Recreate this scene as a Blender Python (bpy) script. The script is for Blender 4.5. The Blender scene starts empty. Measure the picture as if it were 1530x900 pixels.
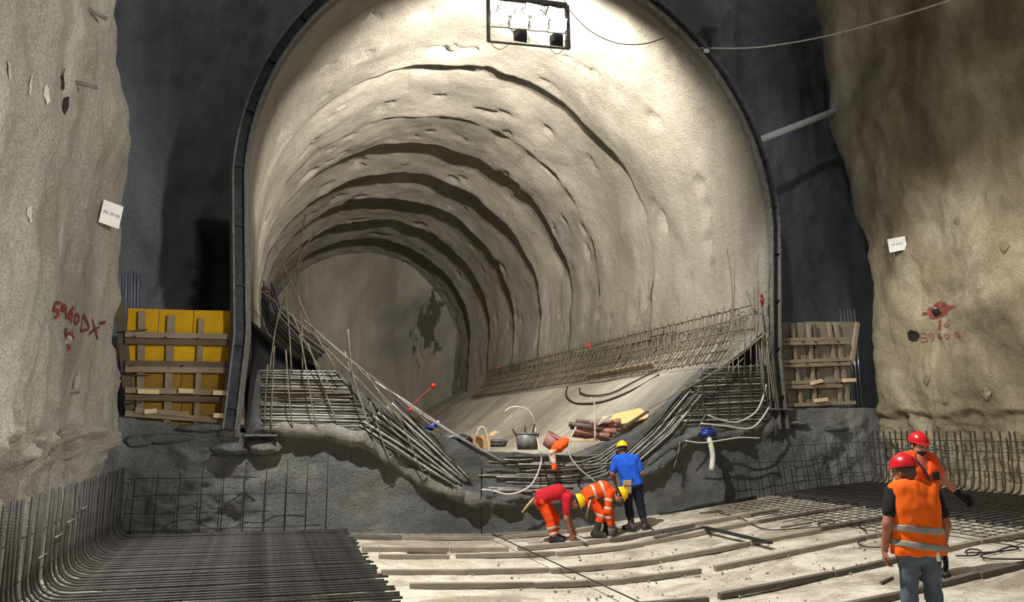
import bpy, math, random
import numpy as np
from mathutils import Vector

random.seed(7)
RNG = np.random.default_rng(11)

# ------------------------------------------------------------------ camera, world, lights, exposure
FPX = 1105.0                       # focal length in pixels of a 1530 x 900 frame
CAM_H = 1.78
PSI = math.atan(0.335)             # the camera looks a little to the right of the tunnel axis (+Y)
PITCH = math.atan(190.0 / 1105.0)  # and is tilted upwards
FRONT = 13.9                       # plane of the tunnel portal

sc = bpy.context.scene
cd = bpy.data.cameras.new('camera')
cam = bpy.data.objects.new('camera', cd)
sc.collection.objects.link(cam)
cd.sensor_width = 36.0
cd.lens = 36.0 * FPX / 1530.0
cd.clip_end = 300
cam.location = (0, 0, CAM_H)
cam.rotation_euler = (math.pi / 2 + PITCH, 0, -PSI)
sc.camera = cam

w = bpy.data.worlds.new('world')
sc.world = w
w.use_nodes = True
w.node_tree.nodes['Background'].inputs[0].default_value = (0.97, 0.98, 1.0, 1)
w.node_tree.nodes['Background'].inputs[1].default_value = 0.30

sc.view_settings.view_transform = 'Standard'
sc.view_settings.look = 'None'
sc.view_settings.exposure = 0.0
sc.view_settings.gamma = 1.0
sc.view_settings.use_curve_mapping = False


def spot(name, loc, aim, watts, size, blend, radius, col):
    l = bpy.data.lights.new(name, 'SPOT')
    l.energy = watts
    l.spot_size = math.radians(size)
    l.spot_blend = blend
    l.shadow_soft_size = radius
    l.color = col
    o = bpy.data.objects.new(name, l)
    sc.collection.objects.link(o)
    o.location = loc
    o.rotation_euler = (Vector(aim) - Vector(loc)).to_track_quat('-Z', 'Y').to_euler()
    return o


# site floodlights standing outside the frame: one high on the left wall for the floor, one for each side wall
spot('floodlight_key', (0.6, 8.4, 10.8), (6.4, 8.4, 0), 8200, 98, 0.35, 0.12, (1.0, 0.97, 0.92))
spot('floodlight_left_wall', (6.5, -1.0, 5.0), (-2.2, 9.8, 4.6), 5000, 38, 0.6, 0.25, (1.0, 0.98, 0.94))
spot('floodlight_right_wall', (2.5, -1.5, 5.5), (14.2, 9.6, 2.8), 4300, 36, 0.75, 0.25, (1.0, 0.97, 0.91))
spot('floodlight_recess', (1.5, 3.0, 9.5), (12.6, 16.8, 7.4), 1500, 30, 0.8, 0.2, (0.82, 0.90, 1.0))

# ------------------------------------------------------------------ pixel rays (for measuring where things stand)
_s, _c = math.sin(PSI), math.cos(PSI)
_sp, _cp = math.sin(PITCH), math.cos(PITCH)
RV = np.array([_c, -_s, 0.0])
FV = np.array([_s * _cp, _c * _cp, _sp])
UV = np.array([-_s * _sp, -_c * _sp, _cp])
EYE = np.array([0, 0, CAM_H])


def ray(x, y):
    return FV + (x - 765) / FPX * RV + (450 - y) / FPX * UV


def on_y(x, y, Y=FRONT):
    d = ray(x, y)
    return EYE + d * (Y / d[1])


def on_x(x, y, X):
    d = ray(x, y)
    return EYE + d * (X / d[0])


def on_z(x, y, Z):
    d = ray(x, y)
    return EYE + d * ((Z - CAM_H) / d[2])


# ------------------------------------------------------------------ noise
def _hash(i, j, k, s):
    h = (i.astype(np.int64) * 374761393 + j.astype(np.int64) * 668265263 + k.astype(np.int64) * 2147483647 + s * 1274126177) & 0xFFFFFFFF
    h = ((h ^ (h >> 13)) * 1274126177) & 0xFFFFFFFF
    h = ((h ^ (h >> 16)) * 2246822519) & 0xFFFFFFFF
    return h ^ (h >> 15)


def pnoise(x, y, z, seed=0):
    x, y, z = np.broadcast_arrays(np.asarray(x, float), np.asarray(y, float), np.asarray(z, float))
    xi, yi, zi = np.floor(x), np.floor(y), np.floor(z)
    xf, yf, zf = x - xi, y - yi, z - zi
    u, v, w_ = [t * t * t * (t * (t * 6 - 15) + 10) for t in (xf, yf, zf)]
    out = 0
    for dx in (0, 1):
        for dy in (0, 1):
            for dz in (0, 1):
                h = _hash(xi + dx, yi + dy, zi + dz, seed)
                gx = (h & 1023) / 511.5 - 1
                gy = ((h >> 10) & 1023) / 511.5 - 1
                gz = ((h >> 20) & 1023) / 511.5 - 1
                d = gx * (xf - dx) + gy * (yf - dy) + gz * (zf - dz)
                out = out + d * (u if dx else 1 - u) * (v if dy else 1 - v) * (w_ if dz else 1 - w_)
    return out * 1.3


def fbm(x, y, z, octv=4, seed=0, gain=0.5):
    t, a, f = 0, 1.0, 1.0
    for o in range(octv):
        t = t + a * pnoise(x * f, y * f, z * f, seed + o * 7)
        a *= gain
        f *= 2.03
    return t


def sstep(a, b, x):
    t = np.clip((x - a) / (b - a), 0, 1)
    return t * t * (3 - 2 * t)


# ------------------------------------------------------------------ object helpers
COL = sc.collection


def link(name, me, mat=None, parent=None, loc=None, rotz=0.0):
    o = bpy.data.objects.new(name, me)
    COL.objects.link(o)
    if mat is not None and me is not None and len(me.materials) == 0:
        me.materials.append(mat)
    if parent is not None:
        o.parent = parent
    if loc is not None:
        o.location = loc
    o.rotation_euler = (0, 0, rotz)
    return o


def tag(o, label, cat, group=None):
    o['label'] = label
    o['category'] = cat
    if group:
        o['group'] = group
    return o


def thing(name, label, cat, loc=(0, 0, 0), rotz=0.0, group=None):
    o = bpy.data.objects.new(name, None)
    COL.objects.link(o)
    o.location = loc
    o.rotation_euler = (0, 0, rotz)
    o.empty_display_size = 0.1
    return tag(o, label, cat, group)


def struct(o, label=None):
    o['kind'] = 'structure'
    if label:
        o['label'] = label
    return o


def mesh(verts, faces, smooth=False, uvs=None):
    me = bpy.data.meshes.new('m')
    me.from_pydata([tuple(map(float, v)) for v in verts], [], [tuple(map(int, f)) for f in faces])
    if smooth:
        me.polygons.foreach_set('use_smooth', [True] * len(me.polygons))
    if uvs is not None:
        lay = me.uv_layers.new(name='UVMap')
        li = np.zeros(len(me.loops), dtype=np.int32)
        me.loops.foreach_get('vertex_index', li)
        lay.data.foreach_set('uv', np.asarray(uvs, float)[li].ravel())
    me.update()
    return me


def grid_mesh(P, flip=False, keep=None, smooth=True):
    nu, nv = P.shape[:2]
    idx = np.arange(nu * nv).reshape(nu, nv)
    a, b, c, d = idx[:-1, :-1], idx[1:, :-1], idx[1:, 1:], idx[:-1, 1:]
    f = np.stack([a, b, c, d], -1) if not flip else np.stack([a, d, c, b], -1)
    if keep is not None:
        f = f[keep]
    f = f.reshape(-1, 4)
    me = bpy.data.meshes.new('m')
    v = P.reshape(-1, 3)
    me.vertices.add(len(v))
    me.vertices.foreach_set('co', v.astype(np.float32).ravel())
    me.loops.add(len(f) * 4)
    me.loops.foreach_set('vertex_index', f.astype(np.int32).ravel())
    me.polygons.add(len(f))
    me.polygons.foreach_set('loop_start', np.arange(0, len(f) * 4, 4, dtype=np.int32))
    if smooth:
        me.polygons.foreach_set('use_smooth', np.ones(len(f), dtype=bool))
    me.update(calc_edges=True)
    me.validate()
    return me


def tri_mesh(v, f, smooth=True):
    me = bpy.data.meshes.new('m')
    n = f.shape[1]
    me.vertices.add(len(v))
    me.vertices.foreach_set('co', v.astype(np.float32).ravel())
    me.loops.add(len(f) * n)
    me.loops.foreach_set('vertex_index', f.astype(np.int32).ravel())
    me.polygons.add(len(f))
    me.polygons.foreach_set('loop_start', np.arange(0, len(f) * n, n, dtype=np.int32))
    if smooth:
        me.polygons.foreach_set('use_smooth', np.ones(len(f), dtype=bool))
    me.update(calc_edges=True)
    me.validate()
    return me


def smooth_path(pts, n=6):
    pts = [np.asarray(p, float) for p in pts]
    if len(pts) < 3:
        return pts
    P = [2 * pts[0] - pts[1]] + pts + [2 * pts[-1] - pts[-2]]
    out = []
    for i in range(1, len(P) - 2):
        for k in range(n):
            t = k / n
            a, b, c, d = P[i - 1], P[i], P[i + 1], P[i + 2]
            out.append(0.5 * (2 * b + (c - a) * t + (2 * a - 5 * b + 4 * c - d) * t * t + (3 * b - 3 * c + d - a) * t ** 3))
    out.append(P[-2])
    return out


def tube_data(pts, r, sides=6, cap=True):
    pts = [np.asarray(p, float) for p in pts]
    n = len(pts)
    rs = [r] * n if np.isscalar(r) else list(r)
    tang = []
    for i in range(n):
        t = pts[min(i + 1, n - 1)] - pts[max(i - 1, 0)]
        tang.append(t / (np.linalg.norm(t) + 1e-12))
    ref = np.array([0, 0, 1.0]) if abs(tang[0][2]) < 0.9 else np.array([1.0, 0, 0])
    nrm = np.cross(tang[0], ref)
    nrm /= np.linalg.norm(nrm)
    V, UVs, L = [], [], 0.0
    for i in range(n):
        if i:
            L += np.linalg.norm(pts[i] - pts[i - 1])
            nrm = nrm - tang[i] * np.dot(nrm, tang[i])
            nrm /= (np.linalg.norm(nrm) + 1e-12)
        bn = np.cross(tang[i], nrm)
        for k in range(sides):
            a = 2 * math.pi * k / sides
            V.append(pts[i] + rs[i] * (math.cos(a) * nrm + math.sin(a) * bn))
            UVs.append((k / sides, L))
    F = []
    for i in range(n - 1):
        for k in range(sides):
            a, b = i * sides + k, i * sides + (k + 1) % sides
            F.append((a, b, b + sides, a + sides))
    if cap:
        F.append(tuple(range(sides))[::-1])
        F.append(tuple((n - 1) * sides + k for k in range(sides)))
    return V, F, UVs


def tube(pts, r, sides=6, cap=True, smooth=True):
    V, F, U = tube_data(pts, r, sides, cap)
    return mesh(V, F, smooth, U)


def box_data(c, ax, ay, az, bev=0.0):
    """box with half-axis vectors ax, ay, az; chamfered ends when bev > 0"""
    c, ax, ay, az = [np.asarray(q, float) for q in (c, ax, ay, az)]
    if bev <= 0:
        V = [c + i * ax + j * ay + k * az for i in (-1, 1) for j in (-1, 1) for k in (-1, 1)]
        F = [(0, 1, 3, 2), (4, 6, 7, 5), (0, 4, 5, 1), (2, 3, 7, 6), (0, 2, 6, 4), (1, 5, 7, 3)]
        return V, F
    ls = [np.linalg.norm(q) for q in (ax, ay, az)]
    V, F = [], []
    key = {}
    for i in (-1, 1):
        for j in (-1, 1):
            for k in (-1, 1):
                for m in range(3):
                    s = [1 - bev / l for l in ls]
                    s[m] = 1.0
                    key[(i, j, k, m)] = len(V)
                    V.append(c + i * s[0] * ax + j * s[1] * ay + k * s[2] * az)
    for m in range(3):
        o = [q for q in range(3) if q != m]
        for sg in (-1, 1):
            loop = []
            for (p, q) in ((-1, -1), (1, -1), (1, 1), (-1, 1)):
                t = [0, 0, 0]
                t[m], t[o[0]], t[o[1]] = sg, p, q
                loop.append(key[(t[0], t[1], t[2], m)])
            F.append(tuple(loop))
    for m in range(3):          # edges running along axis m
        o = [q for q in range(3) if q != m]
        for p in (-1, 1):
            for q in (-1, 1):
                a, b = [0, 0, 0], [0, 0, 0]
                a[m], b[m] = -1, 1
                a[o[0]] = b[o[0]] = p
                a[o[1]] = b[o[1]] = q
                F.append((key[tuple(a) + (o[0],)], key[tuple(b) + (o[0],)], key[tuple(b) + (o[1],)], key[tuple(a) + (o[1],)]))
    for i in (-1, 1):
        for j in (-1, 1):
            for k in (-1, 1):
                F.append(tuple(key[(i, j, k, m)] for m in range(3)))
    return V, F


def fix_normals(me):
    import bmesh
    bm = bmesh.new()
    bm.from_mesh(me)
    bmesh.ops.recalc_face_normals(bm, faces=bm.faces)
    bm.to_mesh(me)
    bm.free()
    return me


def box(c, ax, ay, az, bev=0.0):
    V, F = box_data(c, ax, ay, az, bev)
    return fix_normals(mesh(V, F))


def join_data(parts):
    V, F = [], []
    for v, f in parts:
        o = len(V)
        V += list(v)
        F += [tuple(i + o for i in q) for q in f]
    return V, F


def plank_between(p0, p1, wdt, thk, up=(0, 0, 1), bev=0.004):
    """a board from p0 to p1; wdt measured along the direction closest to up, thk across"""
    p0, p1 = np.asarray(p0, float), np.asarray(p1, float)
    d = p1 - p0
    L = np.linalg.norm(d)
    t = d / L
    u = np.asarray(up, float)
    u = u - t * np.dot(u, t)
    u /= np.linalg.norm(u)
    n = np.cross(t, u)
    return box((p0 + p1) / 2, t * L / 2, u * wdt / 2, n * thk / 2, bev)


def lathe(prof, sides=28, smooth=True):
    """surface of revolution of (r, z) points about z"""
    V, F = [], []
    n = len(prof)
    for r, z in prof:
        for k in range(sides):
            a = 2 * math.pi * k / sides
            V.append((r * math.cos(a), r * math.sin(a), z))
    for i in range(n - 1):
        for k in range(sides):
            a, b = i * sides + k, i * sides + (k + 1) % sides
            F.append((a, b, b + sides, a + sides))
    return mesh(V, F, smooth)


rb0 = lambda a: random.uniform(-a, a)
ORD = ['leftmost', 'second', 'third', 'fourth', 'fifth', 'sixth', 'seventh', 'eighth', 'ninth', 'tenth', 'eleventh', 'twelfth', 'thirteenth',
       'fourteenth', 'fifteenth', 'sixteenth', 'seventeenth', 'eighteenth', 'nineteenth', 'twentieth']


# ------------------------------------------------------------------ materials
def srgb(r, g, b):
    def f(q):
        q /= 255.0
        return q / 12.92 if q <= 0.04045 else ((q + 0.055) / 1.055) ** 2.4
    return (f(r), f(g), f(b), 1.0)


class NT:
    def __init__(self, name):
        self.m = bpy.data.materials.new(name)
        self.m.use_nodes = True
        self.t = self.m.node_tree
        self.b = self.t.nodes['Principled BSDF']
        self.co = self.n('ShaderNodeTexCoord').outputs['Object']

    def n(self, ty, **kw):
        o = self.t.nodes.new(ty)
        for k, v in kw.items():
            setattr(o, k, v)
        return o

    def l(self, a, b):
        self.t.links.new(a, b)

    def mapped(self, scale, loc=(0, 0, 0), src=None):
        m = self.n('ShaderNodeMapping')
        m.inputs['Scale'].default_value = scale
        m.inputs['Location'].default_value = loc
        self.l(src or self.co, m.inputs[0])
        return m.outputs[0]

    def noise(self, scale, detail=4, rough=0.6, src=None, dist=0.0):
        o = self.n('ShaderNodeTexNoise')
        o.inputs['Scale'].default_value = scale
        o.inputs['Detail'].default_value = detail
        o.inputs['Roughness'].default_value = rough
        o.inputs['Distortion'].default_value = dist
        self.l(src or self.co, o.inputs['Vector'])
        return o.outputs['Fac']

    def ramp(self, fac, stops):
        o = self.n('ShaderNodeValToRGB')
        e = o.color_ramp.elements
        while len(e) < len(stops):
            e.new(0.5)
        for i, (p, col) in enumerate(stops):
            e[i].position = p
            e[i].color = col if not np.isscalar(col) else (col, col, col, 1)
        self.l(fac, o.inputs[0])
        return o.outputs[0]

    def mix(self, fac, a, b, mode='MIX'):
        o = self.n('ShaderNodeMix', data_type='RGBA', blend_type=mode)
        for i, q in ((6, a), (7, b)):
            if isinstance(q, tuple):
                o.inputs[i].default_value = q
            else:
                self.l(q, o.inputs[i])
        if isinstance(fac, float):
            o.inputs[0].default_value = fac
        else:
            self.l(fac, o.inputs[0])
        return o.outputs[2]

    def math(self, op, a, b=None):
        o = self.n('ShaderNodeMath', operation=op)
        for i, q in enumerate((a, b)):
            if q is None:
                continue
            if isinstance(q, (int, float)):
                o.inputs[i].default_value = q
            else:
                self.l(q, o.inputs[i])
        return o.outputs[0]

    def bump(self, h, strength, dist, prev=None):
        o = self.n('ShaderNodeBump')
        o.inputs['Strength'].default_value = strength
        o.inputs['Distance'].default_value = dist
        self.l(h, o.inputs['Height'])
        if prev is not None:
            self.l(prev, o.inputs['Normal'])
        return o.outputs[0]

    def done(self, col=None, rough=0.85, normal=None, metal=0.0, spec=0.3):
        if col is not None:
            if isinstance(col, tuple):
                self.b.inputs['Base Color'].default_value = col
            else:
                self.l(col, self.b.inputs['Base Color'])
        if isinstance(rough, float):
            self.b.inputs['Roughness'].default_value = rough
        else:
            self.l(rough, self.b.inputs['Roughness'])
        self.b.inputs['Metallic'].default_value = metal
        self.b.inputs['Specular IOR Level'].default_value = spec
        if normal is not None:
            self.l(normal, self.b.inputs['Normal'])
        return self.m


def shotcrete(name, dark, mid, light, streak=0.25, grain=1.0, big=0.45, rough=0.9, stretch=(1, 1, 0.3)):
    n = NT(name)
    a = n.noise(big, 6, 0.62, n.mapped(stretch), 0.6)
    base = n.ramp(a, [(0.28, dark), (0.5, mid), (0.72, light)])
    s = n.noise(1.6, 5, 0.65, n.mapped((1.0, 1.0, 0.16)))
    base = n.mix(streak, base, n.ramp(s, [(0.35, (0.25, 0.25, 0.25, 1)), (0.65, (0.85, 0.85, 0.85, 1))]), 'OVERLAY')
    g = n.noise(38, 3, 0.7)
    base = n.mix(0.6, base, n.ramp(g, [(0.3, 0.26), (0.7, 0.78)]), 'OVERLAY')
    b1 = n.bump(n.noise(6, 6, 0.65), 0.7 * grain, 0.10)
    b2 = n.bump(n.noise(26, 4, 0.75), 0.9 * grain, 0.045, b1)
    return n.done(base, rough, b2)


def plain(name, col, rough=0.6, metal=0.0, var=0.15, scale=14, bump=0.15, spec=0.4, bd=0.01):
    n = NT(name)
    a = n.noise(scale, 4, 0.6)
    lo = tuple(c * (1 - var * 2) for c in col[:3]) + (1,)
    hi = tuple(min(1, c * (1 + var)) for c in col[:3]) + (1,)
    nb = n.bump(n.noise(scale * 3, 3, 0.6), bump, bd) if bump else None
    return n.done(n.ramp(a, [(0.3, lo), (0.7, hi)]), rough, nb, metal, spec)


def wood(name, dark, light, axis=(1, 1, 8)):
    n = NT(name)
    g = n.noise(9, 5, 0.65, n.mapped((0.7, 6, 6)), 0.5)
    a = n.noise(1.7, 3, 0.6)
    col = n.mix(0.6, n.ramp(g, [(0.3, dark), (0.7, light)]), n.ramp(a, [(0.3, dark), (0.7, light)]))
    return n.done(col, 0.85, n.bump(g, 0.35, 0.01))


M = {}
M['left'] = shotcrete('shotcrete_left', srgb(128, 123, 112), srgb(164, 159, 147), srgb(194, 188, 175))
M['right'] = shotcrete('shotcrete_right', srgb(92, 82, 64), srgb(150, 139, 114), srgb(200, 190, 167), big=0.55, stretch=(1, 1, 0.6))
M['recess'] = shotcrete('shotcrete_recess', srgb(116, 117, 119), srgb(140, 142, 145), srgb(168, 170, 172), grain=1.3)
M['tunnel'] = shotcrete('shotcrete_tunnel', srgb(103, 100, 93), srgb(126, 122, 114), srgb(148, 143, 134), big=0.35, grain=0.9, streak=0.15)
M['front'] = shotcrete('shotcrete_front', srgb(84, 86, 85), srgb(116, 118, 115), srgb(150, 150, 144), rough=0.75, grain=1.3, stretch=(1, 1, 0.8))


def mk_tunnel_end():
    n = NT('shotcrete_tunnel_end')
    a = n.noise(0.35, 6, 0.6, n.mapped((1, 1, 0.5)), 0.7)
    base = n.ramp(a, [(0.3, srgb(90, 87, 83)), (0.5, srgb(112, 109, 103)), (0.72, srgb(140, 137, 130))])
    s = n.noise(1.1, 5, 0.6, n.mapped((1.2, 1, 0.1)))
    base = n.mix(n.ramp(s, [(0.58, 0.0), (0.72, 0.55)]), base, srgb(152, 149, 143))
    # dark wet patch, dripping down
    mp = n.n('ShaderNodeMapping')
    c0 = on_y(637, 485, 42)
    mp.inputs['Location'].default_value = (-c0[0] / 0.95, 0, -c0[2] / 2.3)
    mp.inputs['Scale'].default_value = (1 / 0.95, 0.0, 1 / 2.3)
    n.l(n.co, mp.inputs[0])
    ln = n.n('ShaderNodeVectorMath', operation='LENGTH')
    n.l(mp.outputs[0], ln.inputs[0])
    nz = n.noise(0.9, 4, 0.6, n.mapped((1.6, 1, 0.55)))
    v = n.math('ADD', n.math('SUBTRACT', 1.0, ln.outputs['Value']), n.math('MULTIPLY', n.math('SUBTRACT', nz, 0.5), 4.5))
    base = n.mix(n.ramp(v, [(0.42, 0.0), (0.52, 0.9)]), base, srgb(52, 48, 44))
    return n.done(base, 0.8, n.bump(n.noise(5, 5, 0.6), 0.4, 0.05))


M['tunnel_end'] = mk_tunnel_end()


def mk_floor():
    n = NT('blinding_concrete')
    a = n.noise(1.3, 6, 0.62, None, 0.4)
    base = n.ramp(a, [(0.3, srgb(172, 164, 148)), (0.55, srgb(202, 195, 178)), (0.75, srgb(218, 211, 196))])
    d = n.noise(0.62, 7, 0.68, n.mapped((0.8, 1.5, 1), (3.1, 0.4, 0)), 0.9)
    base = n.mix(n.ramp(d, [(0.47, 0.0), (0.60, 0.85)]), base, srgb(134, 122, 104))
    d2 = n.noise(3.2, 6, 0.7, None, 0.8)
    base = n.mix(n.ramp(d2, [(0.50, 0.0), (0.66, 0.55)]), base, srgb(150, 140, 122))
    g = n.noise(26, 4, 0.75)
    base = n.mix(0.55, base, n.ramp(g, [(0.3, 0.25), (0.7, 0.75)]), 'OVERLAY')
    sp = n.noise(9, 4, 0.75)
    base = n.mix(n.ramp(sp, [(0.66, 0.0), (0.74, 0.6)]), base, srgb(96, 86, 72))
    b = n.bump(n.noise(5, 6, 0.65), 0.5, 0.04)
    return n.done(base, 0.92, n.bump(g, 0.5, 0.012, b))


M['floor'] = mk_floor()
M['slab'] = shotcrete('invert_concrete', srgb(112, 109, 101), srgb(134, 130, 121), srgb(154, 150, 140), grain=0.35, stretch=(0.6, 1.2, 1))


def mk_rebar(name, dark, light, metal=0.75, rough=0.42):
    n = NT(name)
    tc = n.t.nodes['Texture Coordinate'] if 'Texture Coordinate' in n.t.nodes else n.n('ShaderNodeTexCoord')
    wv = n.n('ShaderNodeTexWave', wave_type='BANDS', bands_direction='Y')
    wv.inputs['Scale'].default_value = 11.0
    n.l(tc.outputs['UV'], wv.inputs['Vector'])
    a = n.noise(5, 5, 0.65)
    col = n.ramp(a, [(0.3, dark), (0.7, light)])
    return n.done(col, rough, n.bump(wv.outputs['Fac'], 0.3, 0.004), metal)


M['rebar'] = mk_rebar('rebar_steel', srgb(46, 45, 44), srgb(86, 84, 81), 0.12, 0.55)
M['rebar_dark'] = mk_rebar('rebar_dark_steel', srgb(36, 33, 30), srgb(66, 61, 56), 0.2, 0.55)
M['rebar_light'] = mk_rebar('rebar_light_steel', srgb(116, 115, 112), srgb(186, 183, 176), 0.2, 0.45)
M['rebar_dusty'] = mk_rebar('rebar_dusty_steel', srgb(92, 84, 74), srgb(150, 140, 122), 0.1, 0.7)
M['rebar_mid'] = mk_rebar('rebar_mid_steel', srgb(66, 61, 54), srgb(116, 108, 95), 0.15, 0.6)
M['wire'] = plain('wire_steel', srgb(44, 43, 42), 0.6, 0.4, bump=0)
M['steel_dark'] = plain('steel_dark', srgb(62, 64, 68), 0.5, 0.5, 0.25, 6)
M['steel_edge'] = plain('steel_edge', srgb(120, 118, 112), 0.6, 0.35, 0.25, 8)
M['galv'] = plain('galvanised_tube', srgb(170, 176, 186), 0.25, 0.9, 0.1, 5, 0)
M['yellow_ply'] = wood('yellow_panel', srgb(170, 124, 10), srgb(222, 176, 24))
M['brown_ply'] = wood('brown_panel', srgb(108, 84, 34), srgb(160, 124, 40))
M['grey_ply'] = wood('grey_panel', srgb(104, 98, 86), srgb(142, 134, 118))
M['timber'] = wood('weathered_timber', srgb(104, 92, 76), srgb(160, 144, 120))
M['timber_dark'] = wood('dark_timber', srgb(70, 62, 52), srgb(112, 98, 80))
M['timber_pale'] = wood('pale_timber', srgb(190, 166, 124), srgb(226, 206, 166))
M['batten'] = wood('batten_timber', srgb(112, 104, 92), srgb(160, 150, 134))
M['batten_dark'] = wood('batten_dark_timber', srgb(74, 70, 64), srgb(112, 106, 96))
M['white_paint'] = plain('white_pole', srgb(196, 196, 194), 0.5, 0, 0.12)
M['white_hose'] = plain('white_hose', srgb(206, 202, 190), 0.5, 0, 0.1)
M['black_cable'] = plain('black_cable', srgb(40, 38, 36), 0.55, 0, 0.1, bump=0)
M['grey_cable'] = plain('grey_cable', srgb(150, 146, 138), 0.55, 0, 0.1, bump=0)
M['paper'] = plain('paper_white', srgb(232, 230, 222), 0.7, 0, 0.04, 5, 0)
M['ink'] = plain('ink', srgb(90, 88, 86), 0.8, 0, 0, bump=0)
M['red_paint'] = plain('red_spray_paint', srgb(112, 42, 40), 0.85, 0, 0.3, 9, 0.3)
M['red_paint_faint'] = plain('faded_red_spray_paint', srgb(132, 96, 78), 0.9, 0, 0.2, 9, 0.3)
M['red_paint_faded'] = plain('worn_red_spray_paint', srgb(124, 66, 56), 0.9, 0, 0.3, 9, 0.3)
M['pale_chip'] = plain('fresh_concrete_chip', srgb(190, 185, 172), 0.9, 0, 0.15, 12, 0.6)
M['hole'] = plain('hole_dark', srgb(34, 30, 26), 0.95, 0, 0.1)
M['red_plastic'] = plain('red_plastic', srgb(176, 26, 26), 0.4, 0, 0.1)
M['blue_plastic'] = plain('blue_plastic', srgb(30, 52, 140), 0.4, 0, 0.15)
M['pvc'] = plain('white_pvc', srgb(214, 210, 200), 0.45, 0, 0.08)
M['bucket_grey'] = plain('zinc_bucket', srgb(128, 128, 124), 0.55, 0.3, 0.25, 9)
M['bucket_pink'] = plain('pink_bucket', srgb(176, 124, 118), 0.6, 0, 0.15, 9)
M['card'] = plain('cardboard', srgb(206, 164, 116), 0.85, 0, 0.08)
M['black_bag'] = plain('black_bag', srgb(34, 32, 32), 0.5, 0, 0.2)
M['orange_cloth'] = plain('orange_cloth', srgb(255, 96, 20), 0.8, 0, 0.1, 8)
M['pale_cloth'] = plain('pale_cloth', srgb(226, 196, 176), 0.8, 0, 0.1, 8)
M['pipe_red'] = plain('red_oxide_pipe', srgb(188, 136, 122), 0.6, 0.1, 0.25, 6)
M['pipe_grey'] = plain('dark_pipe', srgb(112, 94, 88), 0.6, 0.1, 0.3, 6)
M['plywood'] = wood('raw_plywood', srgb(206, 170, 104), srgb(236, 206, 146))
M['pan'] = plain('dull_metal', srgb(112, 112, 110), 0.5, 0.5, 0.2)
M['rubble'] = plain('rubble', srgb(150, 143, 130), 0.95, 0, 0.25, 7, 0.6)
M['rubble_dark'] = plain('rubble_dark', srgb(104, 103, 98), 0.95, 0, 0.25, 7, 0.6)
M['lump_light'] = shotcrete('rough_concrete', srgb(104, 102, 96), srgb(136, 133, 124), srgb(164, 160, 148), grain=1.2, big=1.5)
M['lens'] = NT('lamp_lens').m
_lb = M['lens'].node_tree.nodes['Principled BSDF']
_lb.inputs['Emission Color'].default_value = (1, 0.96, 0.84, 1)
_lb.inputs['Emission Strength'].default_value = 30.0


# ------------------------------------------------------------------ floor
_fx = np.array([-8, -4, -2.07, 0, 1.46, 2.8, 4.06, 5.2, 6.12, 7.45, 8.8, 10.2, 13.3, 20])
_fz = np.array([.06, .03, -.02, -.06, -.1, -.18, -.24, -.22, -.16, .01, .16, .3, .55, 1.0])
_gx = np.linspace(-8, 20, 561)
_gz = np.interp(_gx, _fx, _fz)
_k = np.hanning(41)
_gz = np.convolve(np.pad(_gz, 20, mode='edge'), _k / _k.sum(), mode='valid')


def floor_z(x):
    return np.interp(x, _gx, _gz)


def floor_pt(x, y, lift=0.0):
    z = -0.1
    for _ in range(40):
        p = on_z(x, y, z + lift)
        z = 0.5 * z + 0.5 * float(floor_z(p[0]))
    return p


xs = np.linspace(-4.5, 17.5, 300)
ys = np.concatenate([np.linspace(-6, 4, 40), np.linspace(4.1, 14.6, 230)])
X, Y = np.meshgrid(xs, ys, indexing='ij')
Z = floor_z(X) + 0.018 * fbm(X * 1.1, Y * 1.1, 0 * X, 4, 3) + 0.006 * pnoise(X * 7, Y * 7, 0 * X, 9)
floor = struct(link('floor', grid_mesh(np.stack([X, Y, Z], -1)), M['floor']), 'pale blinding concrete floor with dirt patches')


# ------------------------------------------------------------------ left wall
def wall_left_x(Y, Z):
    Y, Z = np.asarray(Y, float), np.asarray(Z, float)
    x = -2.38 + 0.26 * fbm(Y * 0.62, 0 * Y + 3.3, Z * 0.22, 3, 21) + 0.16 * fbm(Y * 1.3, 0 * Y, Z * 0.7, 3, 5)
    x = x + 0.03 * fbm(Y * 3.2, 0 * Y, Z * 3.2, 3, 44)
    calm = 0.85 * np.exp(-((Y - 10.5) / 1.3) ** 2 - ((Z - 3.05) / 0.75) ** 2)      # smoother patch that carries the writing
    x = x * (1 - calm) + (-2.34) * calm
    edge = 1.55 + 0.22 * fbm(Y * 1.5, 0 * Y, 0 * Y, 3, 77)
    x = x + 0.2 * sstep(-0.05, 0.12, Z - edge)
    band = np.exp(-((Z - edge + 0.02) / 0.22) ** 2)
    x = x + band * 0.28 * fbm(Y * 3.2, 0 * Y, Z * 3.2, 3, 51)
    low = sstep(1.35, 1.1, Z)
    x = x * (1 - low) + np.minimum(x, -2.30) * low
    return x


def left_edge_y(Z):
    return np.interp(Z, [0, 1.2, 2.25, 3.2, 4.3, 6.0, 7.6, 10, 15], [13.95, 13.95, 13.85, 13.1, 12.45, 11.7, 10.85, 10.2, 9.6])


nz_, ns_ = 230, 250


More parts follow.
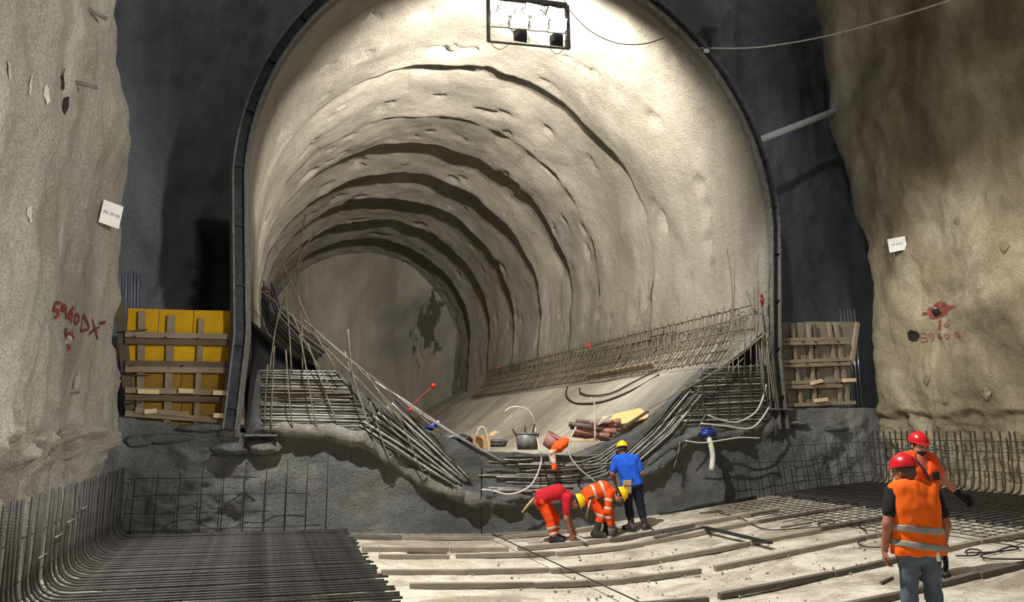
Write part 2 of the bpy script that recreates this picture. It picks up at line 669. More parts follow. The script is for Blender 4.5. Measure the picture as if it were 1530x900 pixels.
def side_wall(zz, fn, edge_fn, rr, sgn, seed, slope):
    """side wall: straight stretch, rounded corner, return into the recess; sgn is the direction away from the cavern"""
    zz = np.asarray(zz, float)
    ye = edge_fn(zz) + 0.09 * fbm(0 * zz + 0.3, 0 * zz + 1.0, zz * 0.9, 3, seed)
    P = np.zeros((ns_, nz_, 3))
    P[:, :, 2] = zz[None]
    y_near = np.repeat(np.linspace(-6, 6.5, 30)[:, None], nz_, 1)
    t = np.linspace(0, 1, 170)[:, None]
    yl = np.concatenate([y_near, 6.6 * (1 - t) + (ye - rr)[None] * t], 0)
    xw = fn(yl, np.repeat(zz[None], 200, 0))
    P[:200, :, 0], P[:200, :, 1] = xw, yl
    a = np.linspace(0, math.pi / 2, 17)[1:, None]
    P[200:216, :, 0] = xw[-1][None] + sgn * rr[None] * (1 - np.cos(a))
    P[200:216, :, 1] = (ye - rr)[None] + rr[None] * np.sin(a)
    q = np.linspace(0.05, 5.0, 34)[:, None]
    P[216:, :, 0] = (xw[-1] + sgn * rr)[None] + sgn * q
    P[216:, :, 1] = ye[None] + slope * q + 0.11 * fbm(q * 1.2 + 0 * zz[None], 0 * q + 0 * zz[None], 0 * q + zz[None] * 0.6, 3, seed + 8) * np.clip(q, 0, 1)
    return P


zz = np.concatenate([np.linspace(-0.3, 2.4, 90), np.linspace(2.45, 15, 140)])
P = side_wall(zz, wall_left_x, left_edge_y, np.where(zz > 2.6, 0.30, 0.18), -1, 61, 0.25)
wall_left = struct(link('wall_left', grid_mesh(P, flip=True), M['left']), 'sprayed concrete side wall lit from the right')


# ------------------------------------------------------------------ right wall
def wall_right_x(Y, Z):
    Y, Z = np.asarray(Y, float), np.asarray(Z, float)
    x = 13.46 + 0.30 * fbm(Y * 0.42 + 9, 0 * Y, Z * 0.34, 3, 121) + 0.14 * fbm(Y * 1.3, 0 * Y, Z * 1.0, 3, 15)
    x = x + 0.03 * fbm(Y * 3.2, 0 * Y, Z * 3.2, 3, 144)
    edge = 2.05 + 0.12 * fbm(Y * 1.2, 0 * Y, 0 * Y, 3, 177)
    lip = sstep(0.1, -0.08, Z - edge)
    x = x + lip * (0.14 + 0.16 * fbm(Y * 2.2, 0 * Y, Z * 2.2, 4, 151))
    low = sstep(1.95, 1.75, Z)
    return x * (1 - low) + np.maximum(x, 13.40) * low


def right_edge_y(Z):
    return np.interp(Z, [0, 2.0, 2.4, 5.5, 7.5, 9.3, 15], [13.95, 13.95, 13.75, 13.62, 14.2, 15.0, 15.3])


zz = np.concatenate([np.linspace(0.1, 2.6, 90), np.linspace(2.66, 15, 140)])
P = side_wall(zz, wall_right_x, right_edge_y, 0.22 + 0.9 * sstep(6.5, 9.5, zz), 1, 63, 0.35)
wall_right = struct(link('wall_right', grid_mesh(P), M['right']), 'brown sprayed concrete side wall behind the right rebars')

# ------------------------------------------------------------------ tunnel profile
CX, CZ, RAD = 5.2, 6.34, 5.65
_lowz = np.array([0.2, 1.2, 2.0, 3.4, 5.0, 6.34])
_lowh = np.array([5.62, 5.58, 5.52, 5.45, 5.56, 5.65])


def profile(n=240, grow=0.0):
    """points (x, z) and outward normals along the arch from bottom left over the crown to bottom right"""
    n_low = n // 5
    n_up = n - 2 * n_low
    pts = []
    for i in range(n_low):
        z = 0.3 + (CZ - 0.3) * i / n_low
        pts.append((CX - np.interp(z, _lowz, _lowh), z))
    for i in range(n_up):
        a = math.pi - math.pi * i / (n_up - 1)
        pts.append((CX + RAD * math.cos(a), CZ + RAD * math.sin(a)))
    for i in range(n_low):
        z = CZ - (CZ - 0.3) * (i + 1) / n_low
        pts.append((CX + np.interp(z, _lowz, _lowh), z))
    p = np.array(pts)
    t = np.gradient(p, axis=0)
    t /= np.linalg.norm(t, axis=1)[:, None]
    nr = np.stack([-t[:, 1], t[:, 0]], -1)
    return p + nr * grow, nr


# ------------------------------------------------------------------ recess wall round the portal
RB = FRONT + 2.9
xs = np.linspace(-7, 19, 330)
zs = np.linspace(0.2, 16, 220)
X, Z = np.meshgrid(xs, zs, indexing='ij')
Yr = RB + 0.36 * fbm(X * 0.5, 0 * X, Z * 0.32, 4, 31) + 0.06 * fbm(X * 2.5, 0 * X, Z * 2.0, 3, 33)
rip = np.exp(-((X - 13.1) / 0.9) ** 2 - ((Z - 6.6) / 1.5) ** 2)
Yr += 0.10 * rip * np.sin(9 * X + 3.0 * Z + 4 * fbm(X * 0.8, 0 * X, Z * 0.8, 2, 35))
h0, h1 = on_y(296, 330, RB), on_y(366, 470, RB)
hx = sstep(h0[0], h0[0] + 0.18, X + 0.15 * fbm(X, 0 * X, Z * 1.3, 3, 37))
hz = sstep(h0[2] + 0.06, h0[2] - 0.12, Z + 0.1 * fbm(X * 2, 0 * X, Z, 2, 38))
Yr += 2.4 * hx * hz * (X < 2)
k0, k1 = on_y(1052, 44, RB), on_y(1070, 78, RB)
Yr += 0.35 * sstep(k0[0] - 0.08, k0[0] + 0.05, X) * sstep(k1[0] + 0.08, k1[0] - 0.05, X) * sstep(k1[2] - 0.08, k1[2] + 0.05, Z) * sstep(k0[2] + 0.08, k0[2] - 0.05, Z)
P = np.stack([X, Yr, Z], -1)
hw = np.where(Z > CZ, np.sqrt(np.maximum((RAD + 0.15) ** 2 - (Z - CZ) ** 2, 0)), np.interp(Z, _lowz, _lowh) + 0.15)
inside = np.abs(X - CX) < hw
keep = ~(inside[:-1, :-1] & inside[1:, :-1] & inside[1:, 1:] & inside[:-1, 1:])
wall_recess = struct(link('wall_recess', grid_mesh(P, flip=False, keep=keep), M['recess']), 'dark recessed rock face around the portal')

# ------------------------------------------------------------------ tunnel lining with stepped spray rings
steps = [(19.0, 0.62), (22.6, 0.3), (25.1, 0.95), (28.3, 0.95), (31.6, 0.95), (35.2, 0.95), (38.8, 0.95)]
TEND = 42.3
rows, offs = [], []
yy = FRONT
bounds = [FRONT] + [s[0] for s in steps] + [TEND]
amps = [0.0] + [s[1] for s in steps]
for i in range(len(bounds) - 1):
    L = bounds[i + 1] - bounds[i]
    nn = max(8, int(L / 0.13))
    for k in range(nn + 1):
        t = k / nn
        rows.append((bounds[i] + 0.05 + (L - 0.06) * t, i, 1 - t))
prof, pn = profile(250)
th = np.arctan2(prof[:, 1] - CZ + 1.5, prof[:, 0] - CX)           # 0 right, pi/2 crown, pi left
NP_ = len(prof)
P = np.zeros((len(rows), NP_, 3))
sarc = np.cumsum(np.r_[0, np.linalg.norm(np.diff(prof, axis=0), axis=1)])
for r, (y, seg, t) in enumerate(rows):
    amp = amps[seg]
    mod = 0.72 + 0.55 * fbm(sarc * 0.35, 0 * sarc + seg * 5.1, 0 * sarc, 3, 201)
    if seg == 1:
        mod = mod * sstep(0.45, 0.75, th) * sstep(2.15, 1.75, th) * 1.1
    if seg == 2:
        mod = np.clip(3.0 * fbm(sarc * 0.5, 0 * sarc, 0 * sarc + 8.0, 2, 203), 0, 1.3) * sstep(0.3, 0.7, th)
    taper = 1.0 - 0.55 * sstep(0.55, 0.05, th) - 0.5 * sstep(2.5, 3.0, th)
    off = amp * np.clip(mod, 0.1, 1.6) * taper * t
    off = off - 0.30 * (y - FRONT) / 28.0
    yw = y + (0.22 * fbm(sarc * 0.55, 0 * sarc + seg * 3.0, 0 * sarc, 3, 207) + 0.05 * pnoise(sarc * 3.1, 0 * sarc + seg, 0 * sarc, 208)) * min(1.0, (y - FRONT) / 1.5)
    ny = np.full(NP_, y)
    sc_ = min(1.0, (y - FRONT) / 0.6)
    off = off + sc_ * (0.11 * fbm(sarc * 0.30, ny * 0.42, 0 * sarc, 3, 211) + 0.035 * fbm(sarc * 0.7, ny * 1.3, 0 * sarc, 3, 213) + 0.016 * fbm(sarc * 3, ny * 3, 0 * sarc, 2, 215))
    nt_ = fbm(sarc * 0.75 + 3, ny * 1.9, 0 * sarc, 3, 219)
    off = off + sc_ * 0.16 * sstep(0.42, 0.62, nt_)
    if seg >= 2:
        off = off + 0.05 * fbm(sarc * 1.4, ny * 0.9, 0 * sarc, 3, 217) * (0.35 + 0.65 * (1 - t))
    P[r, :, 0] = prof[:, 0] + pn[:, 0] * off
    P[r, :, 1] = np.minimum(yw, TEND)
    P[r, :, 2] = prof[:, 1] + pn[:, 1] * off
wall_tunnel = struct(link('wall_tunnel', grid_mesh(P, flip=True), M['tunnel']), 'lit tunnel lining with stepped sprayed concrete rings')
# front ring of the lining and its outer skin
ring_in, _ = profile(250)
ring_out, _ = profile(250, 0.34)
ring = []
for q, yv in ((ring_in, FRONT + 0.06), (ring_in, FRONT), (ring_out, FRONT), (ring_out, FRONT + 3.4)):
    ring.append(np.stack([q[:, 0], np.full(len(q), yv), q[:, 1]], -1))
R_ = np.array(ring)
R_ = R_[:, ring_in[:, 1] > 1.6]
struct(link('wall_portal_ring', grid_mesh(R_, flip=True, smooth=False), M['tunnel']), 'outer shell of the tunnel portal')

xs = np.linspace(CX - 6.2, CX + 6.2, 150)
zs = np.linspace(0.3, 12.5, 150)
X, Z = np.meshgrid(xs, zs, indexing='ij')
Ye = 42.0 + 0.22 * fbm(X * 0.35, 0 * X, Z * 0.3, 4, 41) + 0.04 * fbm(X * 2, 0 * X, Z * 2, 3, 43)
# broken hollow in the end wall
pc = on_y(637, 490, 42)
wx, wz = (X - pc[0]) / 0.95, (Z - pc[2]) / 1.9
hol = sstep(0.30, 0.55, 1 - (wx ** 2 + wz ** 2) + 0.9 * fbm(X * 1.5, 0 * X, Z * 0.8, 3, 47))
Ye += 0.15 * hol
struct(link('wall_tunnel_end', grid_mesh(np.stack([X, Ye, Z], -1)), M['tunnel_end']), 'grey end wall of the tunnel with water stains')

# ------------------------------------------------------------------ tunnel invert slab
SLX = np.array([-0.6, 0.3, 1.23, 1.79, 2.99, 4.05, 5.0, 6.0, 6.8, 7.51, 8.4, 9.19, 9.6, 10.3, 11.0])
SLZ = np.array([4.0, 3.2, 2.75, 2.3, 1.66, 1.26, 1.10, 1.10, 1.32, 1.66, 2.4, 3.02, 3.14, 3.6, 4.2])
_sx = np.linspace(-0.6, 11.0, 240)
_sz = np.interp(_sx, SLX, SLZ)
_kk = np.hanning(21)
_sz = np.convolve(np.pad(_sz, 10, mode='edge'), _kk / _kk.sum(), mode='valid')


def slab_z(x):
    return np.interp(x, _sx, _sz)


ys = np.linspace(FRONT + 0.1, 42.2, 130)
X, Y = np.meshgrid(_sx, ys, indexing='ij')
Z = np.interp(X, _sx, _sz) + 0.03 * fbm(X * 0.8, Y * 0.5, 0 * X, 3, 301)
struct(link('floor_tunnel', grid_mesh(np.stack([X, Y, Z], -1)), M['slab']), 'curved concrete invert slab inside the tunnel')


def slab_pt(x, y):
    """where the ray through a pixel meets the invert slab"""
    d = ray(x, y)
    ts = np.linspace(13.9 / d[1], 42 / d[1], 4000)
    q = EYE[None] + ts[:, None] * d[None]
    below = q[:, 2] < slab_z(q[:, 0])
    i = int(np.argmax(below)) if below.any() else len(ts) - 1
    return q[i]


# ------------------------------------------------------------------ front wall below the portal
TX = np.array([-3.2, -2.17, -0.2, -0.12, 1.23, 1.79, 2.99, 4.05, 6.0, 7.51, 9.19, 10.62, 10.72, 13.29, 14.2])
TZ = np.array([1.95, 1.95, 1.68, 2.80, 2.83, 2.36, 1.74, 1.36, 1.22, 1.74, 3.10, 3.15, 2.22, 2.24, 2.24])


def front_top(x):
    return np.interp(x, TX, TZ)


def front_y(X, Z):
    X, Z = np.asarray(X, float), np.asarray(Z, float)
    y = FRONT + 0.10 * fbm(X * 0.55, 0 * X, Z * 0.8, 3, 401) + 0.03 * fbm(X * 2.2, 0 * X, Z * 2.2, 3, 403)
    rough = np.exp(-((X + 1.2) / 1.3) ** 2) * sstep(1.9, 1.5, Z) + 0.6 * np.exp(-((X - 12.6) / 0.9) ** 2) * sstep(2.2, 1.8, Z)
    y = y + rough * 0.17 * fbm(X * 2.0, 0 * X, Z * 2.0, 4, 405)
    # thick roll of spilled concrete under the bar bands
    edge = np.interp(X, [-0.1, 1.6, 2.6, 3.9, 6.6, 7.6, 8.6, 10.6], [1.72, 1.66, 1.15, 0.42, 0.48, 0.9, 1.5, 1.75])
    band = np.exp(-((Z - edge) / 0.16) ** 2) * (X > -0.3) * (X < 10.8)
    y = y - band * (0.16 + 0.12 * fbm(X * 2.5, 0 * X, Z * 2.5, 3, 407))
    above = sstep(-0.05, 0.15, Z - edge) * (X > -0.3) * (X < 10.8)
    y = y - 0.05 * above
    return np.maximum(y, FRONT - 0.28)


nx = 420
xs = np.sort(np.r_[np.linspace(-3.2, 14.2, nx - 4), [-0.17, -0.14, 10.64, 10.70]])
fr = np.concatenate([np.linspace(0, 1, 70), np.linspace(1, 2, 10)[1:]])
XX = np.repeat(xs[:, None], len(fr), 1)
zb = (floor_z(xs) - 0.12)[:, None]
zt = front_top(xs)[:, None]
ZZ = zb + (zt - zb) * np.minimum(fr, 1)[None]
YY = front_y(XX, ZZ)
back = np.clip(fr - 1, 0, 1)[None]
YY = np.where(back > 0, YY[:, 69:70] + back * 3.4, YY)
ZZ = ZZ + 0.03 * fbm(XX * 2.0, back * 3 + 0 * XX, 0 * XX, 3, 411) * sstep(0.85, 1.0, fr)[None]
ZZ = ZZ - 0.35 * sstep(0.12, 0.3, back) * ((XX > 0) & (XX < 10.6))
P = np.stack([XX, YY, ZZ], -1)
wall_front = struct(link('wall_front', grid_mesh(P), M['front']), 'dark wet concrete wall under the tunnel portal')


# lumps of concrete stuck on the sill
def lump_mesh(r, seed, squash=(1, 1, 1), rough=0.35):
    import bmesh
    bm = bmesh.new()
    bmesh.ops.create_icosphere(bm, subdivisions=3, radius=1.0)
    co = np.array([v.co[:] for v in bm.verts])
    d = 1 + rough * fbm(co[:, 0] * 1.3 + seed, co[:, 1] * 1.3, co[:, 2] * 1.3, 3, 500 + seed)
    co = co * d[:, None] * np.array(squash) * r
    for v, q in zip(bm.verts, co):
        v.co = q
    me = bpy.data.meshes.new('m')
    bm.to_mesh(me)
    bm.free()
    me.polygons.foreach_set('use_smooth', [True] * len(me.polygons))
    return me


for i, (px, py, r, sq, mt) in enumerate([(395, 668, 0.24, (1.3, .6, .55), 'lump_light'), (345, 672, 0.26, (1.2, .6, .45), 'front'), (250, 655, 0.22, (1.9, .6, .35), 'front'), (300, 640, 0.2, (1.9, .6, .35), 'front'),
                                         (205, 660, 0.2, (1.2, .6, .5), 'front'), (1250, 640, 0.2, (1.6, .5, .4), 'front'), (1190, 632, 0.16, (1.6, .5, .4), 'lump_light')]):
    p = on_y(px, py, FRONT - 0.05)
    link('concrete_lump', lump_mesh(r, i, sq), M[mt], wall_front, p)


def crust(pts, rad, seed, mt):
    """a crusty roll of spilled concrete along the wall"""
    path = []
    for i in range(len(pts) - 1):
        for k in range(10):
            t = k / 10
            x, y = pts[i][0] * (1 - t) + pts[i + 1][0] * t, pts[i][1] * (1 - t) + pts[i + 1][1] * t
            p = on_y(x, y, FRONT)
            path.append(on_y(x, y, float(front_y(p[0], p[2])) + 0.03))
    n = len(path)
    rs = [rad * (0.35 + 0.65 * min(1, i / 6, (n - 1 - i) / 6)) for i in range(n)]
    V, F, U = tube_data(path, rs, 18)
    V = np.array(V)
    cen = np.repeat(np.array(path), 18, 0)
    d = 1 + 0.5 * fbm(V[:, 0] * 3.5, V[:, 1] * 3.5 + seed, V[:, 2] * 3.5, 4, 900 + seed)
    V = cen + (V - cen) * d[:, None] * np.array([1, 0.8, 1])
    link('concrete_crust', mesh(V, F, True), M[mt], wall_front)


crust([(392, 640), (440, 643), (500, 648), (540, 655), (570, 678), (610, 704), (655, 728), (700, 745), (735, 752)], 0.13, 1, 'lump_light')
crust([(735, 752), (800, 752), (860, 745), (905, 725)], 0.09, 2, 'front')
crust([(960, 700), (1000, 668), (1050, 645), (1140, 632)], 0.10, 3, 'front')


# ================================================================== things
# ------------------------------------------------------------------ steel rib along the portal
def sweep(n0, n1, y0, y1, zmin, zmax_pts=None):
    a, _ = profile(250, n0)
    b, _ = profile(250, n1)
    sel = a[:, 1] > zmin
    a, b = a[sel], b[sel]
    V, F = [], []
    for p, q in zip(a, b):
        V += [(p[0], y0, p[1]), (q[0], y0, q[1]), (q[0], y1, q[1]), (p[0], y1, p[1])]
    n = len(a)
    for i in range(n - 1):
        for k in range(4):
            F.append((4 * i + k, 4 * i + (k + 1) % 4, 4 * i + 4 + (k + 1) % 4, 4 * i + 4 + k))
    F += [(0, 1, 2, 3), tuple(4 * (n - 1) + k for k in (3, 2, 1, 0))]
    return fix_normals(mesh(V, F))


rib = thing('steel_arch_rib', 'dark steel arch rib bolted along the rim of the tunnel portal', 'steel rib', (0, 0, 0))
link('flange', sweep(0.055, 0.085, FRONT - 0.20, FRONT - 0.01, 1.66), M['steel_edge'], rib)
link('flange', sweep(0.255, 0.285, FRONT - 0.20, FRONT - 0.01, 1.66), M['steel_edge'], rib)
link('web', sweep(0.085, 0.255, FRONT - 0.115, FRONT - 0.095, 1.66), M['steel_dark'], rib)
pa, pnr = profile(250)
sel = [i for i in range(len(pa)) if pa[i, 1] > 2.0]
for i in sel[::9]:
    c = pa[i] + pnr[i] * 0.17
    t = np.array([-pnr[i][1], pnr[i][0]])
    link('stiffener', box((c[0], FRONT - 0.155, c[1]), np.array([pnr[i][0], 0, pnr[i][1]]) * 0.085, (0, 0.038, 0), np.array([t[0], 0, t[1]]) * 0.008), M['steel_dark'], rib)
for px, py in ((390, 651), (1163, 612)):
    p = on_y(px, py, FRONT - 0.12)
    link('base_plate', box(p, (0.27, 0, 0), (0, 0.14, 0), (0, 0, 0.015), 0.004), M['steel_edge'], rib)

# ------------------------------------------------------------------ floodlight frame under the crown
LY = FRONT - 0.1
q = [on_y(x, y, LY) for x, y in ((728, 0), (730, 62), (849, 73), (846, 5))]
q[0] = q[1] + np.array([-0.02, 0, 1.05])
q[3] = q[2] + np.array([-0.02, 0, 1.02])
frame = thing('floodlight_frame', 'steel frame of glaring floodlights hanging under the tunnel crown', 'floodlight', tuple((q[0] + q[3]) / 2))
fl0 = (q[0] + q[3]) / 2
for i, (a, b, r) in enumerate(((q[0], q[1], .035), (q[1], q[2], .02), (q[2], q[3], .045), (q[3], q[0], .05))):
    link('frame_bar', plank_between(a - fl0, b - fl0, r * 2, r * 2, (0, 1, 0.01), 0.004), M['steel_edge'], frame)
for a in (q[0], q[3]):
    p = a + np.array([0, 0.05, 0])
    top = CZ + math.sqrt(RAD ** 2 - (p[0] - CX) ** 2)
    link('hanger', tube([p - fl0, np.array([p[0], p[1] + 0.35, top + 0.02]) - fl0], 0.012), M['steel_dark'], frame)


def flood_head(fx, fz, w_, h_, aim, with_light, watts, size, depth=0.16):
    """one lamp head: finned housing, bezel, glass, bracket; aim is the direction the glass faces"""
    c = q[1] * (1 - fx) + q[2] * fx + np.array([0, 0, fz]) - fl0
    d = np.array(aim, float)
    d /= np.linalg.norm(d)
    rx = np.cross(d, (0, 0, 1.0))
    rx /= np.linalg.norm(rx)
    up = np.cross(rx, d)
    V, F = [], []
    for (s, t) in ((-0.5, 0.72), (0.5, 1.0)):
        for (i, j) in ((-1, -1), (1, -1), (1, 1), (-1, 1)):
            V.append(c + d * s * depth + rx * i * w_ / 2 * t + up * j * h_ / 2 * t)
    F = [(0, 1, 2, 3), (7, 6, 5, 4), (0, 4, 5, 1), (1, 5, 6, 2), (2, 6, 7, 3), (3, 7, 4, 0)]
    hd = link('lamp_head', fix_normals(mesh(V, F)), M['steel_dark'], frame)
    for k in range(5):
        u = (k - 2) / 2.6
        link('cooling_fin', box(c - d * 0.56 * depth + rx * u * w_ * 0.33, d * 0.03, rx * 0.005, up * h_ * 0.34), M['steel_dark'], hd)
    link('glass', box(c + d * (0.5 * depth + 0.006), rx * w_ * 0.44, up * h_ * 0.44, d * 0.004), M['lens'], hd)
    link('bracket', tube([c - rx * (w_ / 2 + .02), c - rx * (w_ / 2 + .02) - up * h_ * .7, c + rx * (w_ / 2 + .02) - up * h_ * .7, c + rx * (w_ / 2 + .02)], 0.012, 4), M['steel_edge'], hd)
    if with_light:
        l = bpy.data.lights.new('lamp_light', 'SPOT')
        l.energy = watts
        l.spot_size = math.radians(size)
        l.spot_blend = 0.5
        l.shadow_soft_size = 0.07
        l.color = (1.0, 0.92, 0.79)
        o = bpy.data.objects.new('lamp_light', l)
        COL.objects.link(o)
        o.parent = frame
        o.location = c + d * (0.5 * depth + 0.06)
        o.rotation_euler = Vector(d).to_track_quat('-Z', 'Y').to_euler()


flood_head(0.40, 0.22, 0.30, 0.24, (0.0, 1.0, -0.16), True, 9000, 80)
flood_head(0.86, 0.20, 0.30, 0.24, (0.12, 1.0, -0.12), True, 6500, 165)
flood_head(0.22, 0.83, 0.34, 0.26, (0.0, -0.72, -0.7), False, 0, 90)
flood_head(0.53, 0.86, 0.36, 0.26, (0.03, -0.7, -0.7), False, 0, 90)
flood_head(0.80, 0.83, 0.34, 0.26, (0.10, -0.72, -0.7), False, 0, 90)
for fx_ in (0.13, 0.38, 0.63, 0.87):  # added middle row of glowing heads, standing in for the glare inside the frame
    flood_head(fx_, 0.56, 0.40, 0.26, (-0.2, -0.9, -0.45), False, 0, 90, 0.12)
for i in range(5):
    a = q[3] + np.array([-0.15 - 0.13 * i, -0.03, -0.02])
    pts = [a, a + np.array([-0.05, 0, -0.22 - 0.03 * (i % 3)]), a + np.array([-0.17, 0, -0.3 + 0.03 * i]), a + np.array([-0.26, 0, -0.12]), a + np.array([-0.2, 0, -0.01])]
    link('cable_loop', tube([p - fl0 for p in smooth_path(pts, 5)], 0.009, 5), M['black_cable'], frame)
for (x0, x1, dz) in ((0.02, 0.26, 0.13), (0.76, 0.95, 0.12)):
    a, b = q[1] * (1 - x0) + q[2] * x0, q[1] * (1 - x1) + q[2] * x1
    pts = [a, a * .75 + b * .25 + np.array([0, 0, -dz]), a * .4 + b * .6 + np.array([0, 0, -dz * 1.1]), b]
    link('cable_loop', tube([p - fl0 for p in smooth_path(pts, 5)], 0.007, 5), M['black_cable'], frame)


# ------------------------------------------------------------------ cables and strut at the portal
def px_path(pts, Y):
    return [on_y(x, y, (Y if np.isscalar(Y) else Y[i])) for i, (x, y) in enumerate(pts)]


def cable(name, pts, r, mat, label, cat, smooth=6, sides=6):
    o = link(name, tube(smooth_path(pts, smooth) if smooth else pts, r, sides), M[mat])
    return tag(o, label, cat)


cable('power_cable', px_path([(848, 12), (880, 45), (920, 64), (960, 66), (992, 57)], [LY, FRONT - .02, FRONT - .05, FRONT - .08, FRONT - .05]), 0.012, 'black_cable',
      'thin dark power cable sagging from the floodlight frame to the portal rim', 'cable')
pR = [on_y(1045, 72, FRONT - .1), on_y(1130, 71, FRONT - .4)]
pR += [on_x(1420, 0, 13.0)]
pts = [pR[0], pR[1], on_y(1230, 55, FRONT - 1.2), on_x(1330, 28, 12.3), on_x(1420, 0, 12.4), on_x(1480, -25, 12.9), on_x(1500, -32, 13.6)]
cable('overhead_cable', pts, 0.017, 'white_hose', 'pale cable strung from the portal rim up to the right wall', 'cable')
jb = on_y(1048, 68, FRONT - 0.08)
o = thing('cable_coil', 'coil of black cable with a white fitting tied to the portal rim', 'cable coil', tuple(jb))
for k in range(4):
    pts = [np.array([(0.17 + .015 * k) * math.cos(a), -0.02 * k - .03, (0.2 + .02 * k) * math.sin(a) + .02 * k]) for a in np.linspace(0, 2 * math.pi, 18)]
    link('cable_turn', tube(pts, 0.013, 5), M['black_cable'], o)
link('white_fitting', lump_mesh(0.07, 3, (1.2, .8, .8), .1), M['pvc'], o, (0.06, -0.1, -0.18))
a, b = on_y(1118, 216, FRONT + 0.02), on_y(1253, 164, FRONT + 0.25)
st = thing('strut_pole', 'white pole bracing the portal rim against the right rock wall', 'pole', tuple((a + b) / 2))
mid = (a + b) / 2
link('pole', tube([a - mid, b - mid], 0.085, 10), M['white_paint'], st)
link('end_plate', box(b - mid, (0.03, 0, 0.008), (0, 0.15, 0), (-0.04, 0, 0.17), 0.005), M['white_paint'], st)

# ------------------------------------------------------------------ formwork on the left
FYL = FRONT + 0.20


def board(parent, name, p0, p1, wpx, Y, thk, mat, vertical=False):
    a, b = on_y(p0[0], p0[1], Y), on_y(p1[0], p1[1], Y)
    wid = wpx * Y / (_c * FPX) * (1.0 if not vertical else 1.0)
    d = (b - a) / np.linalg.norm(b - a)
    me = plank_between(a * 0, b - a, wid, thk, np.cross((0, 1, 0), d))
    # local x along the board so that the grain runs with it
    o = link(name, me, M[mat], parent)
    o.location = a - np.array(parent.location)
    return o


fo = on_y(275, 640, FYL)
fw = thing('wall_formwork', 'timber formwork with yellow panels wedged between left wall and steel rib', 'formwork', tuple(fo))
for (x0, x1, yt, yb, mt) in ((190, 236, 464, 508, 'yellow_ply'), (237, 288, 465, 508, 'yellow_ply'), (289, 362, 466, 508, 'yellow_ply'), (188, 362, 509, 546, 'yellow_ply'), (187, 270, 547, 592, 'brown_ply'),
                             (271, 362, 547, 592, 'brown_ply'), (187, 270, 593, 632, 'brown_ply'), (271, 362, 593, 632, 'brown_ply')):
    board(fw, 'panel', (x0, (yt + yb) / 2), (x1, (yt + yb) / 2 + 1), (yb - yt) - 0.8, FYL, 0.03, mt)
for (xt, yt, xb, yb, wd, mt) in ((212, 465, 209, 622, 8, 'timber'), (256, 471, 250, 632, 9, 'timber'), (301, 476, 293, 638, 7, 'timber'), (348, 482, 348, 640, 7, 'timber'), (359, 482, 360, 640, 10, 'timber_dark'),
                                 (178, 452, 196, 630, 11, 'timber_dark')):
    board(fw, 'stud', (xt, yt), (xb, yb), wd, FYL - 0.06, 0.07, mt)
for (y0, y1, mt) in ((500, 504, 'timber'), (510, 513, 'timber_dark'), (543, 546, 'timber_dark'), (552, 554, 'timber'), (583, 588, 'timber'), (594, 598, 'timber_dark'), (618, 631, 'timber')):
    board(fw, 'waler', (187, y0), (365, y1), 7.5, FYL - 0.13, 0.06, mt)
board(fw, 'waler', (202, 613), (282, 620), 7, FYL - 0.17, 0.06, 'timber')
for (x0, y0, x1, y1) in ((206, 585, 238, 586), (267, 584, 289, 585), (318, 587, 343, 588), (216, 616, 234, 614), (319, 621, 343, 622)):
    board(fw, 'wedge', (x0, y0), (x1, y1), 6, FYL - 0.2, 0.07, 'timber_pale')
for (x, y) in ((202, 503), (248, 504), (296, 506), (341, 507), (198, 546), (274, 547), (340, 548), (346, 588)):
    p = on_y(x, y, FYL - 0.15) - fo
    link('tie_rod', tube([p, p + np.array([0, -0.10, -0.01])], 0.014, 6), M['steel_dark'], fw)
for (x0, y0, x1, y1) in ((172, 497, 220, 493), (176, 558, 222, 562), (184, 605, 212, 601)):
    link('tie_rod', tube([on_y(x0, y0, FYL - .14) - fo, on_y(x1, y1, FYL - .14) - fo], 0.011, 5), M['steel_dark'], fw)

for k, x in enumerate((180, 189, 197, 202, 207)):
    a, b = on_y(x, 410, FYL + 0.25), on_y(x + 1, 560, FYL + 0.25)
    b[2] = 2.0
    a[2] += 0.03 * (k % 3)
    mid = (a + b) / 2
    t = link('steel_tube', tube([a - b, (0, 0, 0)], 0.026, 10), M['galv'], None, tuple(b))
    tag(t, ['leftmost', 'second', 'third', 'fourth', 'rightmost'][k] + ' of five shiny upright steel tubes behind the yellow formwork', 'steel tube', 'upright tubes behind the left formwork')

# ------------------------------------------------------------------ formwork on the right
FYR = FRONT + 0.15
fo = on_y(1222, 610, FYR)
fw = thing('wall_formwork', 'weathered grey timber formwork between right portal rib and brown wall', 'formwork', tuple(fo))
for (x0t, x1t, yt, x0b, x1b, yb) in ((1162, 1202, 482, 1166, 1206, 545), (1203, 1243, 481, 1207, 1247, 545), (1244, 1277, 481, 1248, 1272, 545), (1166, 1206, 546, 1172, 1212, 606), (1207, 1247, 546, 1213, 1252, 606),
                                     (1248, 1272, 546, 1253, 1270, 606)):
    c = [on_y(*k, FYR) - fo for k in ((x0t, yt), (x1t - 1, yt), (x1b - 1, yb), (x0b, yb))]
    V = [p for p in c] + [p + np.array([0, 0.03, 0]) for p in c]
    F = [(0, 1, 2, 3), (7, 6, 5, 4), (0, 4, 5, 1), (1, 5, 6, 2), (2, 6, 7, 3), (3, 7, 4, 0)]
    link('panel', fix_normals(mesh(V, F)), M['grey_ply'], fw)
for (xt, yt, xb, yb, wd, mt) in ((1182, 484, 1197, 608, 6, 'timber'), (1208, 484, 1218, 606, 6, 'timber'), (1216, 484, 1226, 606, 5, 'timber_dark'), (1238, 482, 1256, 602, 6, 'timber'),
                                 (1248, 482, 1268, 608, 7, 'timber'), (1281, 482, 1272, 545, 8, 'timber'), (1166, 540, 1180, 606, 6, 'timber')):
    board(fw, 'stud', (xt, yt), (xb, yb), wd, FYR - 0.06, 0.07, mt)
